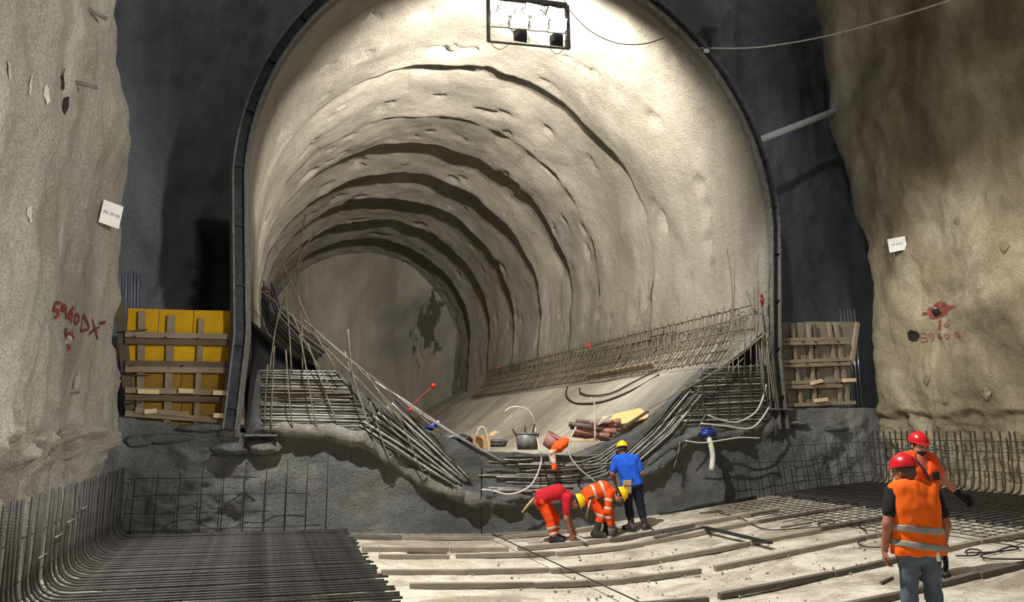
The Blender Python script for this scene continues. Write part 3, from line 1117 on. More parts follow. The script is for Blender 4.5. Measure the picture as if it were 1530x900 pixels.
for (x0, y0, x1, y1) in ((1163, 508, 1263, 507), (1164, 514, 1264, 512), (1168, 541, 1269, 537), (1168, 547, 1270, 544), (1169, 573, 1275, 568), (1170, 579, 1258, 577), (1175, 606, 1278, 602)):
    board(fw, 'waler', (x0, y0), (x1, y1), 6, FYR - 0.13, 0.06, 'timber')
for (x0, y0, x1, y1) in ((1212, 573, 1228, 569), (1218, 599, 1236, 597), (1260, 569, 1278, 568)):
    board(fw, 'wedge', (x0, y0), (x1, y1), 6, FYR - 0.2, 0.07, 'timber_pale')
for (x, y) in ((1174, 511), (1198, 511), (1217, 511), (1250, 510), (1180, 544), (1204, 543), (1251, 541)):
    p = on_y(x, y, FYR - 0.15) - fo
    link('tie_rod', tube([p, p + np.array([0, -0.10, -0.01])], 0.014, 6), M['steel_dark'], fw)
for k, x in enumerate((1255, 1261, 1266, 1271, 1276)):
    a = on_y(x, 462 + 2 * (k % 2), FYR + 0.25)
    b = a.copy()
    b[2] = 2.0
    t = link('steel_tube', tube([a - b, (0, 0, 0)], 0.02, 8), M['galv'], None, tuple(b))
    tag(t, ['leftmost', 'second', 'third', 'fourth', 'rightmost'][k] + ' of five thin upright tubes behind the grey right formwork', 'steel tube', 'upright tubes behind the right formwork')


# ------------------------------------------------------------------ L-shaped rebar mats
def bend(pts, r, n=5):
    """round the corners of a polyline"""
    out = [np.asarray(pts[0], float)]
    for i in range(1, len(pts) - 1):
        p, a, b = np.asarray(pts[i], float), np.asarray(pts[i - 1], float), np.asarray(pts[i + 1], float)
        da, db = (a - p) / np.linalg.norm(a - p), (b - p) / np.linalg.norm(b - p)
        s, e = p + da * r, p + db * r
        for k in range(n + 1):
            t = k / n
            out.append((1 - t) ** 2 * s + 2 * t * (1 - t) * p + t * t * e)
    out.append(np.asarray(pts[-1], float))
    return out


LX = -2.05
mat = thing('rebar_mat', 'dense mat of bent steel bars lining left wall foot and left floor', 'rebar mat', (LX, 10.4, 0))
me_var = []
for k in range(6):
    top = 1.12 + random.uniform(-0.03, 0.03)
    end = 3.55 + random.uniform(-0.06, 0.06)
    me_var.append(tube(bend([(random.uniform(-.02, .02), 0, top), (0, 0, 0.06), (1.5, 0, 0.0), (end, 0, -0.01)][:2] + [(end, 0, 0.0)], 0.26, 6), 0.0155, 7))
yv = 6.9
while yv < 13.72:
    link('bar', me_var[random.randrange(6)], M['rebar'], mat, (random.uniform(-.012, .012), yv - 10.4, 0.03 + random.uniform(-.006, .006)))
    yv += 0.147
fl_me = tube([(0.3, 0, -0.035), (3.45, 0, -0.035)], 0.014, 6)
for k in range(46):
    link('floor_bar', fl_me, M['rebar'], mat, (rb0(.05), 6.97 + 0.147 * k - 10.4, 0.0))
for xo in (0.5, 1.35, 2.2, 3.05):
    link('cross_bar', tube([(xo, -3.5, 0.0), (xo, 3.3, 0.0)], 0.012, 6), M['rebar'], mat)
for zo in (0.35, 0.75):
    link('cross_bar', tube([(-0.035, -3.5, zo), (-0.035, 3.3, zo)], 0.010, 6), M['rebar'], mat)
for (dy, dz) in ((-1.0, 0.62), (-0.5, 0.72), (0.2, 0.8), (-1.6, 0.5)):
    link('spacer', tube([(0.02, dy, dz), (0.02, dy + 0.3, dz)], 0.008, 5), M['rebar_light'], mat)

RX = 13.28
fzr = float(floor_z(RX)) + 0.05
mat = thing('rebar_mat', 'open row of upright bent bars along the right wall foot with floor bars', 'rebar mat', (RX, 11.0, fzr))
me_var = []
for k in range(5):
    end = -2.75 + random.uniform(-0.12, 0.12)
    ze = float(floor_z(RX + end)) + 0.06 - fzr
    me_var.append(tube(bend([(random.uniform(-.02, .02), random.uniform(-.02, .02), 1.12 + random.uniform(-.03, .03)), (0, 0, 0.0), (-1.3, 0, float(floor_z(RX - 1.3)) + .06 - fzr), (end, 0, ze)], 0.2, 5), 0.018, 6))
yv = 6.6
i = 0
while yv < 13.75:
    link('bar', me_var[i % 5], M['rebar_dark'], mat, (random.uniform(-.02, .02), yv - 11.0, 0))
    yv += 0.165
    i += 1
# second, lower layer of floor bars between the bent ones
fl_me = tube([(-0.15, 0, -0.02), (-1.3, 0, float(floor_z(RX - 1.3)) + .03 - fzr), (-2.7, 0, float(floor_z(RX - 2.7)) + .03 - fzr)], 0.018, 6)
for k in range(44):
    link('floor_bar', fl_me, M['rebar_dark'], mat, (random.uniform(-.1, .1), 6.68 + 0.165 * k - 11.0, 0))
for zo in (0.35, 0.72, 0.92):
    link('cross_bar', tube([(0.03, -4.3, zo), (0.03, 2.75, zo + 0.02)], 0.008, 5), M['rebar_dark'], mat)
for xo in (-0.8, -1.6, -2.4):
    zo = float(floor_z(RX + xo)) - fzr
    link('cross_bar', tube([(xo, -4.3, zo), (xo, 2.75, zo)], 0.012, 6), M['rebar_dark'], mat)

# welded mesh on the floor left of the right rebars
g0x, g1x, g0y, g1y = 8.75, 11.2, 6.7, 13.3
mm = thing('welded_mesh', 'welded wire mesh sheet lying on the pale floor before the right rebars', 'wire mesh', (9.9, 10.0, float(floor_z(9.9))))
k = 0
yv = g0y
while yv < g1y:
    x0 = 8.85 + 0.35 * math.sin(yv * 0.9) + (0.5 if yv < 9.2 else 0)
    pts = [np.array([x, yv + random.uniform(-.01, .01), float(floor_z(x)) + 0.035]) - np.array(mm.location) for x in np.linspace(x0, g1x, 6)]
    link('wire', tube(pts, 0.0065, 5), M['wire'], mm)
    yv += 0.2
xv = 9.0
while xv < g1x:
    z = float(floor_z(xv)) + 0.045
    link('wire', tube([np.array([xv, g0y if xv > 9.3 else 9.3, z]) - np.array(mm.location), np.array([xv + .02, g1y, z]) - np.array(mm.location)], 0.0065, 5), M['wire'], mm)
    xv += 0.2


# welded mesh on the front wall
def wall_mesh(label, x0, x1, dx, ztop, hz, lean):
    ox = (x0 + x1) / 2
    z0 = float(floor_z(ox))
    t = thing('welded_mesh', label, 'wire mesh', (ox, FRONT - 0.28, z0))
    x = x0
    while x <= x1:
        zb, zt = float(floor_z(x)) + 0.02, ztop(x) + random.uniform(-.08, .08)
        link('wire', tube([(x - ox, 0.0, zb - z0), (x - ox + lean, 0.08, zt - z0)], 0.008, 5), M['wire'], t)
        x += dx
    for h, xa, xb in hz:
        pts = [(x - ox, -0.01 + 0.01 * k % 2, h - z0 + float(floor_z(x)) * 0.35 + random.uniform(-.012, .012)) for k, x in enumerate(np.linspace(xa, xb, 7))]
        link('wire', tube(pts, 0.007, 5), M['wire'], t)


wall_mesh('thin wire mesh hanging on the dark front wall above left floor bars', -1.9, 1.5, 0.34, lambda x: 1.22 + 0.12 * x * (x < 0) + 0.0 * x, [(0.15, -2.0, 1.1), (0.42, -2.0, 0.2), (0.7, -1.9, 0.8), (0.98, -2.0, 0.0)], 0.0)
wall_mesh('thin wire mesh hanging on the front wall beside the right rebar row', 9.3, 13.2, 0.30, lambda x: 1.15 + 0.16 * (x - 9.3), [(0.28, 10.9, 13.2), (0.62, 10.9, 13.2), (0.95, 9.2, 13.2), (1.28, 10.7, 13.2)], -0.05)


# ------------------------------------------------------------------ bar bands on the front wall (invert reinforcement)
def on_front(x, y, lift=0.03):
    p = on_y(x, y, FRONT)
    for _ in range(3):
        p = on_y(x, y, float(front_y(p[0], p[2])) - lift)
    return p


irc = on_y(760, 690, FRONT - 0.2)
inv = thing('invert_reinforcement', 'layered steel bars set in the curved sill below the tunnel opening', 'rebar', tuple(irc))


def band_bar(pts, r, mt, lift=0.03, n=3):
    P_ = []
    for i in range(len(pts) - 1):
        for k in range(n):
            t = k / n
            P_.append(on_front(pts[i][0] * (1 - t) + pts[i + 1][0] * t, pts[i][1] * (1 - t) + pts[i + 1][1] * t, lift))
    P_.append(on_front(pts[-1][0], pts[-1][1], lift))
    link('bar', tube([p - irc for p in P_], r, 6), M[mt], inv)


rb = lambda a: random.uniform(-a, a)
for k in range(21):                                            # left block
    y = 553 + k * 4.1
    x1 = 500 + (y - 552) * 0.75 + rb(12)
    band_bar([(388 + abs(rb(6)), y + rb(1.2)), (440, y + 1 + rb(1)), (x1, y + 3 + rb(1.5))], random.choice((0.011, 0.014, 0.018)), random.choice(('rebar_light', 'rebar_light', 'rebar', 'rebar_dusty')), 0.01 + 0.035 * random.random())
for k in range(10):                                            # left slope
    t = k / 9.0
    xa, ya = 530 + 62 * t, 640 - 42 * t
    xb, yb = 676 + 28 * t + rb(6), 726 - 8 * t + rb(4)
    band_bar([(xa, ya), ((xa + xb) / 2 + 2, (ya + yb) / 2 + rb(1)), (xb, yb)], 0.024, 'rebar_light' if k % 3 else 'rebar', 0.05, 4)
for k in range(6):                                             # left slope, upper thin ones along the lip
    xa, ya = 560 + 8 * k, 570 + 5.0 * k
    xb, yb = 715 + 8 * k, 672 + 4 * k
    band_bar([(xa, ya), ((xa + xb) / 2, (ya + yb) / 2 + 4), (xb, yb)], 0.014, 'rebar_light', 0.03, 4)
for k in range(34):                                            # bottom: broken pieces
    y = 683 + (k % 13) * 4.3 + rb(1.5)
    xa = random.uniform(700, 850)
    xb = min(xa + random.uniform(40, 130), 915)
    sag = lambda x: -0.0009 * (x - 795) ** 2 * 0.35
    band_bar([(xa, y + sag(xa) + rb(1)), ((xa + xb) / 2, y + sag((xa + xb) / 2)), (xb, y + sag(xb) + rb(2))], random.choice((0.010, 0.014, 0.022)), random.choice(('rebar_light', 'rebar_light', 'rebar_dusty', 'rebar')), 0.01 + 0.05 * random.random(), 4)
for k in range(10):                                            # right slope
    t = k / 9.0
    xa, ya = 905 + 52 * t + rb(5), 704 - 12 * t + rb(4)
    xb, yb = 1030 + 22 * t + rb(6), 578 + 10 * t + rb(4)
    band_bar([(xa, ya), ((xa + xb) / 2 + 5, (ya + yb) / 2 + 4), (xb, yb)], 0.017 if k % 2 else 0.024, 'rebar_light' if k % 3 else 'rebar', 0.04, 5)
for k in range(7):
    t = k / 6.0
    xa, ya = 868 + 12 * t, 690 + 26 * t
    band_bar([(xa, ya), (xa + 26, ya - 8), (xa + 52 + rb(6), ya - 26 + rb(4))], 0.013, 'rebar_light', 0.04, 5)
for k in range(20):                                            # right block
    y = 550 + k * 4.4
    xa = 1046 - (y - 548) * 0.38 + rb(8)
    band_bar([(xa, y + 1 + rb(1)), (1100, y - 1 + rb(1)), (1147, y - 3 + rb(1))], 0.012 if k % 3 else 0.02, 'rebar_light' if k % 2 == 0 else 'rebar_mid', 0.02 + 0.02 * random.random())
for x in (1048, 1068, 1085, 1103, 1120, 1136):
    band_bar([(x, 548), (x + 2, 590), (x + 4, 632)], 0.010, 'rebar', 0.08, 3)
for (x, y0, y1) in ((719, 690, 800), (807, 700, 730), (1010, 650, 700)):
    band_bar([(x, y0), (x, (y0 + y1) / 2), (x, y1)], 0.008, 'wire', 0.06, 3)

# ------------------------------------------------------------------ bar mats on the tunnel shoulders
def shoulder(label, side):
    xs_ = [9.5, 9.95, 10.30, 10.52] if side > 0 else [0.95, 0.45, 0.05, -0.12]
    zs_ = [3.22, 3.62, 4.05, 4.52]
    if side < 0:
        zs_ = [3.12, 3.5, 3.95, 4.4]
    ox, oz = xs_[0], zs_[0]
    y0 = FRONT + 0.15
    t = thing('rebar_mat', label, 'rebar mat', (ox, y0, oz))
    me = tube([(x - ox, 0.55 * k / 3.0, z - oz) for k, (x, z) in enumerate(zip(xs_, zs_))] + [(xs_[-1] - ox - 0.03 * side, 0.6, zs_[-1] - oz + 0.04), (xs_[-1] - ox - 0.12 * side, 0.62, zs_[-1] - oz + 0.02)], 0.017, 5)
    n = 125 if side > 0 else 60
    for k in range(n):
        link('bar', me, M['rebar_mid'] if side > 0 else M['rebar'], t, (rb(.01), 0.165 * k + rb(.015), rb(.015)))
    me2 = tube([(x - ox - 0.16 * side, 0.55 * k / 3.0, z - oz + 0.12) for k, (x, z) in enumerate(zip(xs_, zs_))], 0.014, 5)
    for k in range(n // 2):
        link('bar', me2, M['rebar_mid'] if side > 0 else M['rebar'], t, (rb(.01), 0.33 * k + rb(.03), rb(.02)))
    for k in range(6):
        a = k / 5 * 2.999
        i = int(a)
        fx = xs_[i] + (xs_[i + 1] - xs_[i]) * (a - i) - ox - 0.03 * side
        fz = zs_[i] + (zs_[i + 1] - zs_[i]) * (a - i) - oz + 0.03
        link('long_bar', tube([(fx, 0.0, fz), (fx, 0.165 * n, fz)], 0.017, 5), M['rebar_mid'] if side > 0 else M['rebar'], t)


shoulder('long mat of dusty slanted bars on the right shoulder inside the tunnel', 1)
shoulder('dark stacked bars on the left shoulder just inside the tunnel mouth', -1)

# ------------------------------------------------------------------ loose rods
left_rods = [
    [(412, 369), (440, 432), (466, 490), (505, 556)], [(456, 320), (445, 400), (451, 485), (452, 556)], [(496, 323), (458, 366), (441, 402), (425, 440), (412, 490), (402, 560)],
    [(470, 345), (446, 398), (428, 440), (415, 480)], [(388, 433), (430, 467), (520, 553), (600, 634)], [(454, 478), (500, 520), (545, 560), (612, 640), (650, 682)], [(462, 486), (528, 541), (600, 598), (660, 650)],
    [(448, 500), (459, 560), (467, 612), (473, 637), (466, 652)], [(427, 523), (431, 580), (435, 623), (437, 638)], [(410, 517), (407, 580), (405, 640)], [(400, 545), (397, 590), (395, 633)],
    [(460, 513), (480, 570), (503, 633)], [(520, 492), (527, 560), (540, 600), (557, 653)], [(515, 525), (535, 590), (557, 650)], [(547, 557), (575, 600), (600, 633), (627, 697), (637, 703)],
    [(553, 600), (567, 645), (580, 682), (588, 680)], [(418, 398), (430, 470), (436, 560)], [(436, 470), (460, 520), (500, 590)]]
left_rods.sort(key=lambda r: sum(p[0] for p in r) / len(r))
grp = 'loose rods sprouting over the left rebar block'
for k, r in enumerate(left_rods):
    Yr_ = FRONT - 0.20 - 0.03 * (k % 5)
    pts = [on_y(x, y, Yr_ + 0.05 * math.sin(1.3 * k + i)) for i, (x, y) in enumerate(r)]
    b = pts[-1]
    o = link('loose_rod', tube([p - b for p in smooth_path(pts, 5)], 0.0125, 5), M['rebar_dusty'], None, tuple(b))
    tag(o, '%s from left of the loose steel rods sprouting over the left rebar block' % (ORD[k] if k else 'first'), 'steel rod', grp)
right_rods = [
    [(1086, 372), (1093, 420), (1094, 495), (1088, 560)], [(1097, 380), (1097, 440), (1092, 500), (1085, 556)], [(1133, 380), (1132, 418), (1138, 470), (1140, 520)], [(1114, 433), (1124, 462), (1134, 520), (1142, 590)],
    [(1104, 560), (1102, 500), (1104, 472), (1112, 466), (1116, 474)], [(1112, 560), (1114, 500), (1118, 468), (1126, 462), (1130, 470)], [(1122, 560), (1122, 500), (1126, 466), (1136, 470)],
    [(1132, 560), (1130, 505), (1134, 470), (1142, 474)], [(1096, 560), (1094, 500), (1098, 474), (1106, 470)], [(1138, 440), (1143, 500), (1148, 560), (1151, 600)], [(1145, 480), (1149, 540), (1156, 600)],
    [(1140, 500), (1113, 522), (1058, 562), (969, 611)], [(1146, 496), (1092, 542), (1020, 585)], [(1111, 535), (1090, 558), (1073, 571)], [(1127, 480), (1138, 540), (1147, 600)], [(1060, 546), (1010, 586), (958, 640)],
    [(1016, 660), (1012, 680), (1007, 700)], [(1054, 620), (1040, 645), (1020, 660)]]
right_rods.sort(key=lambda r: sum(p[0] for p in r) / len(r))
grp = 'loose rods sprouting over the right rebar block'
for k, r in enumerate(right_rods):
    Yr_ = FRONT - 0.22 - 0.03 * (k % 5)
    pts = [on_y(x, y, Yr_ + 0.05 * math.sin(1.3 * k + i)) for i, (x, y) in enumerate(r)]
    b = pts[-1]
    o = link('loose_rod', tube([p - b for p in smooth_path(pts, 5)], 0.0135, 5), M['rebar_dusty'], None, tuple(b))
    tag(o, '%s from left of the loose steel rods sprouting over the right rebar block' % (ORD[k] if k else 'first'), 'steel rod', grp)

# ------------------------------------------------------------------ hoses and cables on the sill
HY = FRONT - 0.42
cable('white_hose', px_path([(754, 615.5), (764, 609), (782, 610), (795.5, 622), (801, 647), (805.5, 669), (809, 687), (802, 711), (789, 729), (762, 739), (733, 733), (720, 732)], [FRONT + .3] * 5 + [HY] * 7), 0.018, 'white_hose',
      'white hose looping behind the grey bucket and down the sill', 'hose')
cable('white_hose', px_path([(883, 594), (889, 607), (889, 630), (889, 657)], FRONT + 0.2), 0.017, 'white_hose', 'short white hose hanging upright before the pipe pile', 'hose')
cable('white_hose', px_path([(861, 638), (852, 658), (851, 680), (867, 702), (891, 721)], HY), 0.016, 'white_hose', 'pale hose hanging beside the orange jacket down the sill', 'hose')
cable('white_hose', px_path([(1145, 575), (1138, 600), (1127, 618), (1102, 631), (1078, 628), (1058, 621)], FRONT - 0.27), 0.018, 'white_hose', 'upper pale hose bowing from right rib across the right sill', 'hose')
cable('white_hose', px_path([(1149, 609), (1135, 630), (1118, 641), (1085, 637), (1047, 633)], HY - 0.04), 0.018, 'white_hose', 'lower pale hose bowing below the right rebar block', 'hose')
cable('white_hose', px_path([(1135, 655), (1108, 654), (1085, 657), (1050, 662), (1024, 659)], HY - 0.02), 0.015, 'white_hose', 'pale hose lying almost level beside the white downpipe', 'hose')
cable('black_hose', [slab_pt(x, y) + np.array([0, 0, .03]) for x, y in ((848, 580), (846, 592), (856, 603), (875, 605), (905, 601), (945, 585), (985, 562))], 0.028, 'black_cable', 'long black hose curving down the concrete slab below the plank', 'hose')
cable('black_hose', [slab_pt(x, y) + np.array([0, 0, .05]) for x, y in ((866, 583), (868, 590), (885, 594), (915, 590), (950, 572), (990, 552))], 0.022, 'black_cable', 'upper thin black hose curving beside the plank on the slab', 'hose')

pp = on_front(1060, 652, 0.1)
dp = thing('drain_pipe', 'white plastic downpipe with blue wrap hanging on the dark front wall', 'pipe', tuple(pp))
link('pipe', tube([p - pp for p in smooth_path([on_y(1057, 648, FRONT - .35), on_y(1062, 665, FRONT - .42), on_y(1065, 682, FRONT - .42), on_y(1063, 703, FRONT - .42)], 4)], 0.055, 10), M['pvc'], dp)
link('blue_wrap', lump_mesh(0.13, 9, (1.3, .8, .8), .3), M['blue_plastic'], dp, tuple(on_y(1058, 647, FRONT - .36) - pp))


# ------------------------------------------------------------------ things lying on the lip
def lip(x, y, Y=FRONT + 0.25):
    """a point on the sill behind the lip, seen at a pixel column"""
    p = on_y(x, y, Y)
    return p


def bucket(label, x, y, Y, r, h, mt, tilt=(0, 0, 0), rim='bucket_grey'):
    p = on_y(x, y, Y)
    t = thing('bucket', label, 'bucket', tuple(p))
    t.rotation_euler = tilt
    link('body', lathe([(0.0, 0.0), (r * 0.86, 0.0), (r, h), (r * 0.96, h), (r * 0.83, 0.03), (0.0, 0.03)], 24), M[mt], t)
    link('rim', tube([(r * 1.01 * math.cos(a), r * 1.01 * math.sin(a), h) for a in np.linspace(0, 2 * math.pi, 25)], 0.012, 5), M[rim], t)
    return t


BY = FRONT + 0.22
sup = lambda x, y: on_y(x, y, BY)
b1 = bucket('large grey metal bucket with tools sticking out standing on the sill', 788, 672, BY, 0.235, 0.31, 'bucket_grey')
for k, (dx, tl) in enumerate(((-0.22, -0.2), (-0.08, 0.05), (0.1, 0.1))):
    l = link('tool_handle', tube([(dx * 0.4, 0, 0.05), (dx + tl * 0.5, -0.02, 0.40 + 0.05 * k)], 0.018, 6), M['black_cable'], b1)
bucket('tilted pink rubber bucket on the sill beside orange jacket', 820, 669, BY, 0.17, 0.27, 'bucket_pink', (0.35, 0.45, 0), 'bucket_pink')
p = on_y(718, 671, BY)
cb = thing('cardboard_box', 'small open cardboard box sitting on the curved sill', 'box', tuple(p), 0.25)
link('body', box((0, 0, 0.13), (0.16, 0, 0), (0, 0.12, 0), (0, 0, 0.13), 0.004), M['card'], cb)
link('flap', plank_between((0.16, -0.1, 0.26), (0.28, -0.13, 0.34), 0.2, 0.008, (0, 1, 0)), M['card'], cb)
link('flap', plank_between((-0.16, -0.1, 0.255), (-0.10, -0.2, 0.20), 0.2, 0.008, (0, 1, 0.2)), M['card'], cb)
cable('white_hose', px_path([(711, 655), (715, 642), (720, 638), (725, 642), (728, 655), (731, 672), (730, 690)], BY - 0.2), 0.014, 'white_hose', 'small white hose loop arching over the cardboard box', 'hose')
p = on_y(695, 663, BY - 0.05)
bg = tag(link('tool_bag', lump_mesh(0.15, 12, (1.1, .8, .8), .5), M['black_bag'], None, tuple(p + np.array([0, 0, .05]))), 'crumpled black tool bag beside the cardboard box', 'bag')
p = on_y(676, 655, BY - 0.05)
bg = tag(link('cable_heap', lump_mesh(0.13, 14, (1.3, .8, .6), .6), M['pan'], None, tuple(p)), 'grey heap of cables left of the black tool bag', 'cable heap')
p = on_y(744, 668, BY)
pn_ = thing('steel_pan', 'shallow dull metal pan between cardboard box and grey bucket', 'pan', tuple(p))
link('bowl', lathe([(0.0, 0.0), (0.15, 0.0), (0.2, 0.11), (0.19, 0.11), (0.14, 0.02), (0, 0.02)], 24), M['pan'], pn_)
link('lid', lathe([(0, 0.15), (0.12, 0.14), (0.205, 0.115), (0.205, 0.105), (0, 0.11)], 24), M['pan'], pn_)
p = on_y(645, 638, BY - 0.1)
bp = thing('blue_canister', 'small blue canister lying on the left bar slope', 'canister', tuple(p))
bp.rotation_euler = (0.3, 0.9, 0.2)
link('body', lathe([(0, -.12), (0.055, -.12), (0.065, -.1), (0.065, .1), (.05, .12), (0, .12)], 16), M['blue_plastic'], bp)
link('cap', lathe([(0, .12), (0.03, .12), (0.03, .17), (0, .17)], 12), M['pvc'], bp)
# orange jacket: a crumpled heap with one hanging sleeve
jk = on_y(838, 670, FRONT - 0.12)
jt = thing('orange_jacket', 'orange work jacket thrown over the sill with one sleeve hanging', 'jacket', tuple(jk))


def cloth_lump(pts, rads, seed):
    V, F, U = tube_data(smooth_path(pts, 5), list(np.interp(np.linspace(0, 1, (len(pts) - 1) * 5 + 1), np.linspace(0, 1, len(rads)), rads)), 14)
    V = np.array(V)
    d = 0.045 * fbm(V[:, 0] * 7 + seed, V[:, 1] * 7, V[:, 2] * 7, 3, 600 + seed)
    V = V + d[:, None] * np.array([0.7, 1, 0.8])
    return mesh(V, F, True)


link('body', cloth_lump([on_y(x, y, FRONT - .15) - jk for x, y in ((824, 676), (834, 668), (844, 662), (851, 660))], [0.05, 0.12, 0.11, 0.04], 1), M['orange_cloth'], jt)
link('sleeve', cloth_lump([on_y(x, y, FRONT - .24) - jk for x, y in ((826, 673), (826, 684), (828, 693))], [0.07, 0.065, 0.05], 2), M['pale_cloth'], jt)
link('cuff', cloth_lump([on_y(x, y, FRONT - .24) - jk for x, y in ((828, 693), (828.4, 697), (828.8, 701))], [0.052, 0.055, 0.05], 3), M['orange_cloth'], jt)

# pile of pipes and boards on the right part of the slab
PB = on_y(895, 655, FRONT + 0.35)
pipes = [((852, 638), (899, 646), 'pipe_grey'), ((855, 650), (903, 655), 'pipe_red'), ((857, 643), (910, 652), 'pipe_red'), ((862, 634), (917, 637), 'pipe_red'), ((866, 640), (920, 645), 'pipe_red'),
         ((868, 648), (914, 650), 'pipe_red'), ((860, 630), (908, 634), 'pipe_grey'), ((880, 636), (928, 641), 'pipe_red'), ((885, 641), (935, 639), 'pipe_red'), ((882, 631), (927, 630), 'pipe_red'),
         ((872, 653), (910, 655), 'pipe_red'), ((850, 634), (886, 638), 'pipe_grey')]
for k, (a, b, mt) in enumerate(sorted(pipes, key=lambda r: r[1][0])):
    dy = 0.30 + 0.09 * (k % 4)
    A, B = on_y(a[0], a[1], FRONT + dy + 0.25), on_y(b[0], b[1], FRONT + dy)
    t = thing('steel_pipe', '%s by its open end of the red-brown pipes stacked on the slab' % (ORD[k] if k else 'leftmost'), 'pipe', tuple(B), 0, 'pile of red-brown pipes on the slab')
    d = (A - B) / np.linalg.norm(A - B)
    V, F, U = tube_data([np.zeros(3), A - B], 0.052, 12, False)
    V2, F2, U2 = tube_data([A - B, np.zeros(3)], 0.036, 12, False)
    off = len(V)
    link('tube', mesh(V + V2, F + [tuple(i + off for i in f) for f in F2], True), M[mt], t)
    V3, F3, _ = tube_data([-d * 0.01, d * 0.09], 0.066, 12, False)
    V4, F4, _ = tube_data([d * 0.09, -d * 0.01], 0.036, 12, False)
    Vc = V3 + V4
    Fc = F3 + [tuple(i + len(V3) for i in f) for f in F4] + [(i, (i + 1) % 12, 36 + (i + 1) % 12, 36 + i) for i in range(12)]
    link('collar', fix_normals(mesh(Vc, Fc, True)), M[mt], t)
    link('bore', fix_normals(mesh([v for v in tube_data([d * 0.05, d * 0.06], 0.036, 12)[0]], tube_data([d * 0.05, d * 0.06], 0.036, 12)[1])), M['hole'], t)
o = link('plywood_sheet', box((0, 0, 0), on_y(967, 616, FRONT + .6) - on_y(938, 623, FRONT + .6), (0, 0.25, 0.10), (0.0, -.004, .012)), M['plywood'], None, tuple(on_y(936, 624, FRONT + .75)))
tag(o, 'pale plywood offcut behind the pile of red-brown pipes', 'plywood')
for k, (a, b, mt, lab) in enumerate((((830, 662), (892, 657), 'timber_pale', 'pale thin board lying before the pipe pile on the sill'), ((930, 640), (968, 615), 'timber_dark', 'dark thin board leaning right of the pipe pile'),
                                     ((887, 637), (914, 621), 'white_paint', 'short white lath lying across the pipe pile'))):
    A, B = on_y(a[0], a[1], FRONT + 0.3), on_y(b[0], b[1], FRONT + 0.3)
    tag(link('board', plank_between(A * 0, B - A, 0.05, 0.09), M[mt], None, tuple(A)), lab, 'board')
A, B = slab_pt(885, 570), slab_pt(985, 553)
tag(link('scaffold_plank', plank_between(A * 0, B - A, 0.17, 0.06, (-0.6, 0, 0.8)), M['timber'], None, tuple(A + np.array([-.22, -.15, .12]))), 'long timber plank lying on the concrete slab below the right rebar mat', 'plank')
# marker stake with red balls
a, b = on_y(613, 613, FRONT + 1.6), on_y(647, 577, FRONT + 1.6)
mk = thing('marker_rod', 'bent rod with red balls standing against the far tunnel end', 'marker', tuple(a))
low = a.copy(); low[2] = float(slab_z(a[0])) + .02
link('rod', tube(smooth_path([low - a, np.zeros(3), (b - a) * 0.4 + np.array([-.03, 0, .02]), b - a], 5), 0.011, 5), M['red_plastic'], mk)
link('ball', lump_mesh(0.055, 1, (1, 1, 1), 0), M['red_plastic'], mk)
link('ball', lump_mesh(0.06, 1, (1, 1, 1), 0), M['red_plastic'], mk, tuple(b - a))
for (x, y, sq, lab) in ((880, 517, (.6, .6, 1.3), 'small red marker cap above the middle of the right rebar mat'), (744, 550, (.5, .5, 1.3), 'tiny red marker cap at the far end of the right rebar mat')):
    p = on_x(x, y, 10.3)
    tag(link('red_marker', lump_mesh(0.09, 2, sq, .1), M['red_plastic'], None, tuple(p)), lab, 'marker')
p = on_y(1138, 449, FRONT - 0.22)
rl = thing('red_lamp', 'red oblong reflector on the right portal rib above loose rods', 'reflector', tuple(p))
link('body', lump_mesh(0.07, 4, (.8, .7, 2.0), .05), M['red_plastic'], rl)
link('clip', box((-0.05, -0.03, 0.02), (0.035, 0, 0), (0, 0.02, 0), (0, 0, 0.02), 0.004), M['pvc'], rl)

# ------------------------------------------------------------------ battens on the floor
rowsB = [(13.42, 1.45, 6.6), (12.12, 1.5, 9.4), (11.40, 1.55, 10.4), (10.12, 1.6, 10.0), (9.2, 1.7, 9.6), (7.92, 3.8, 10.2), (6.8, 5.2, 9.6)]
rname = ['row nearest the front wall', 'second row from the front wall', 'third row from the front wall', 'fourth row from the front wall', 'fifth row from the front wall', 'sixth row from the front wall', 'row nearest the camera']
for r, (yv, xa, xb) in enumerate(rowsB):
    x = xa + 0.1 * r % 0.3
    k = 0
    while x < xb - 0.5:
        L = random.uniform(0.95, 1.75)
        x2 = min(x + L, xb)
        dy = random.uniform(-0.03, 0.03)
        pts = [np.array([x, yv + dy, float(floor_z(x)) + 0.035]), np.array([x2, yv + dy + random.uniform(-.04, .04), float(floor_z(x2)) + 0.035])]
        mt = 'batten_dark' if random.random() < 0.22 else 'batten'
        c = pts[0]
        b = link('floor_batten', plank_between(c * 0, pts[1] - c, 0.07, 0.075, (0, 0, 1), 0.005), M[mt], None, tuple(c))
        tag(b, '%s timber batten from left in the %s' % ('first' if k == 0 else ORD[k], rname[r]), 'batten', 'timber battens laid in rows across the floor')
        k += 1
        x = x2 + (random.uniform(0.0, 0.02) if random.random() < .75 else random.uniform(0.1, 0.3))
for nm, pts, wd, mt, lab in (('wall_strip', [(512, 800), (620, 803), (720, 801), (800, 798), (860, 789)], 0.05, 'steel_edge', 'grey edge strip along the foot of the front wall left of the workers'),
                             ('wall_strip', [(985, 779), (1060, 762), (1130, 741)], 0.05, 'steel_dark', 'dark edge strip along the foot of the front wall right of the workers')):
    P_ = [np.array([p[0], FRONT - 0.24, float(floor_z(p[0])) + 0.05]) for p in [on_y(x, y, FRONT - .24) for x, y in pts]]
    tag(link(nm, tube([p - P_[0] for p in P_], 0.035, 4), M[mt], None, tuple(P_[0])), lab, 'strip')


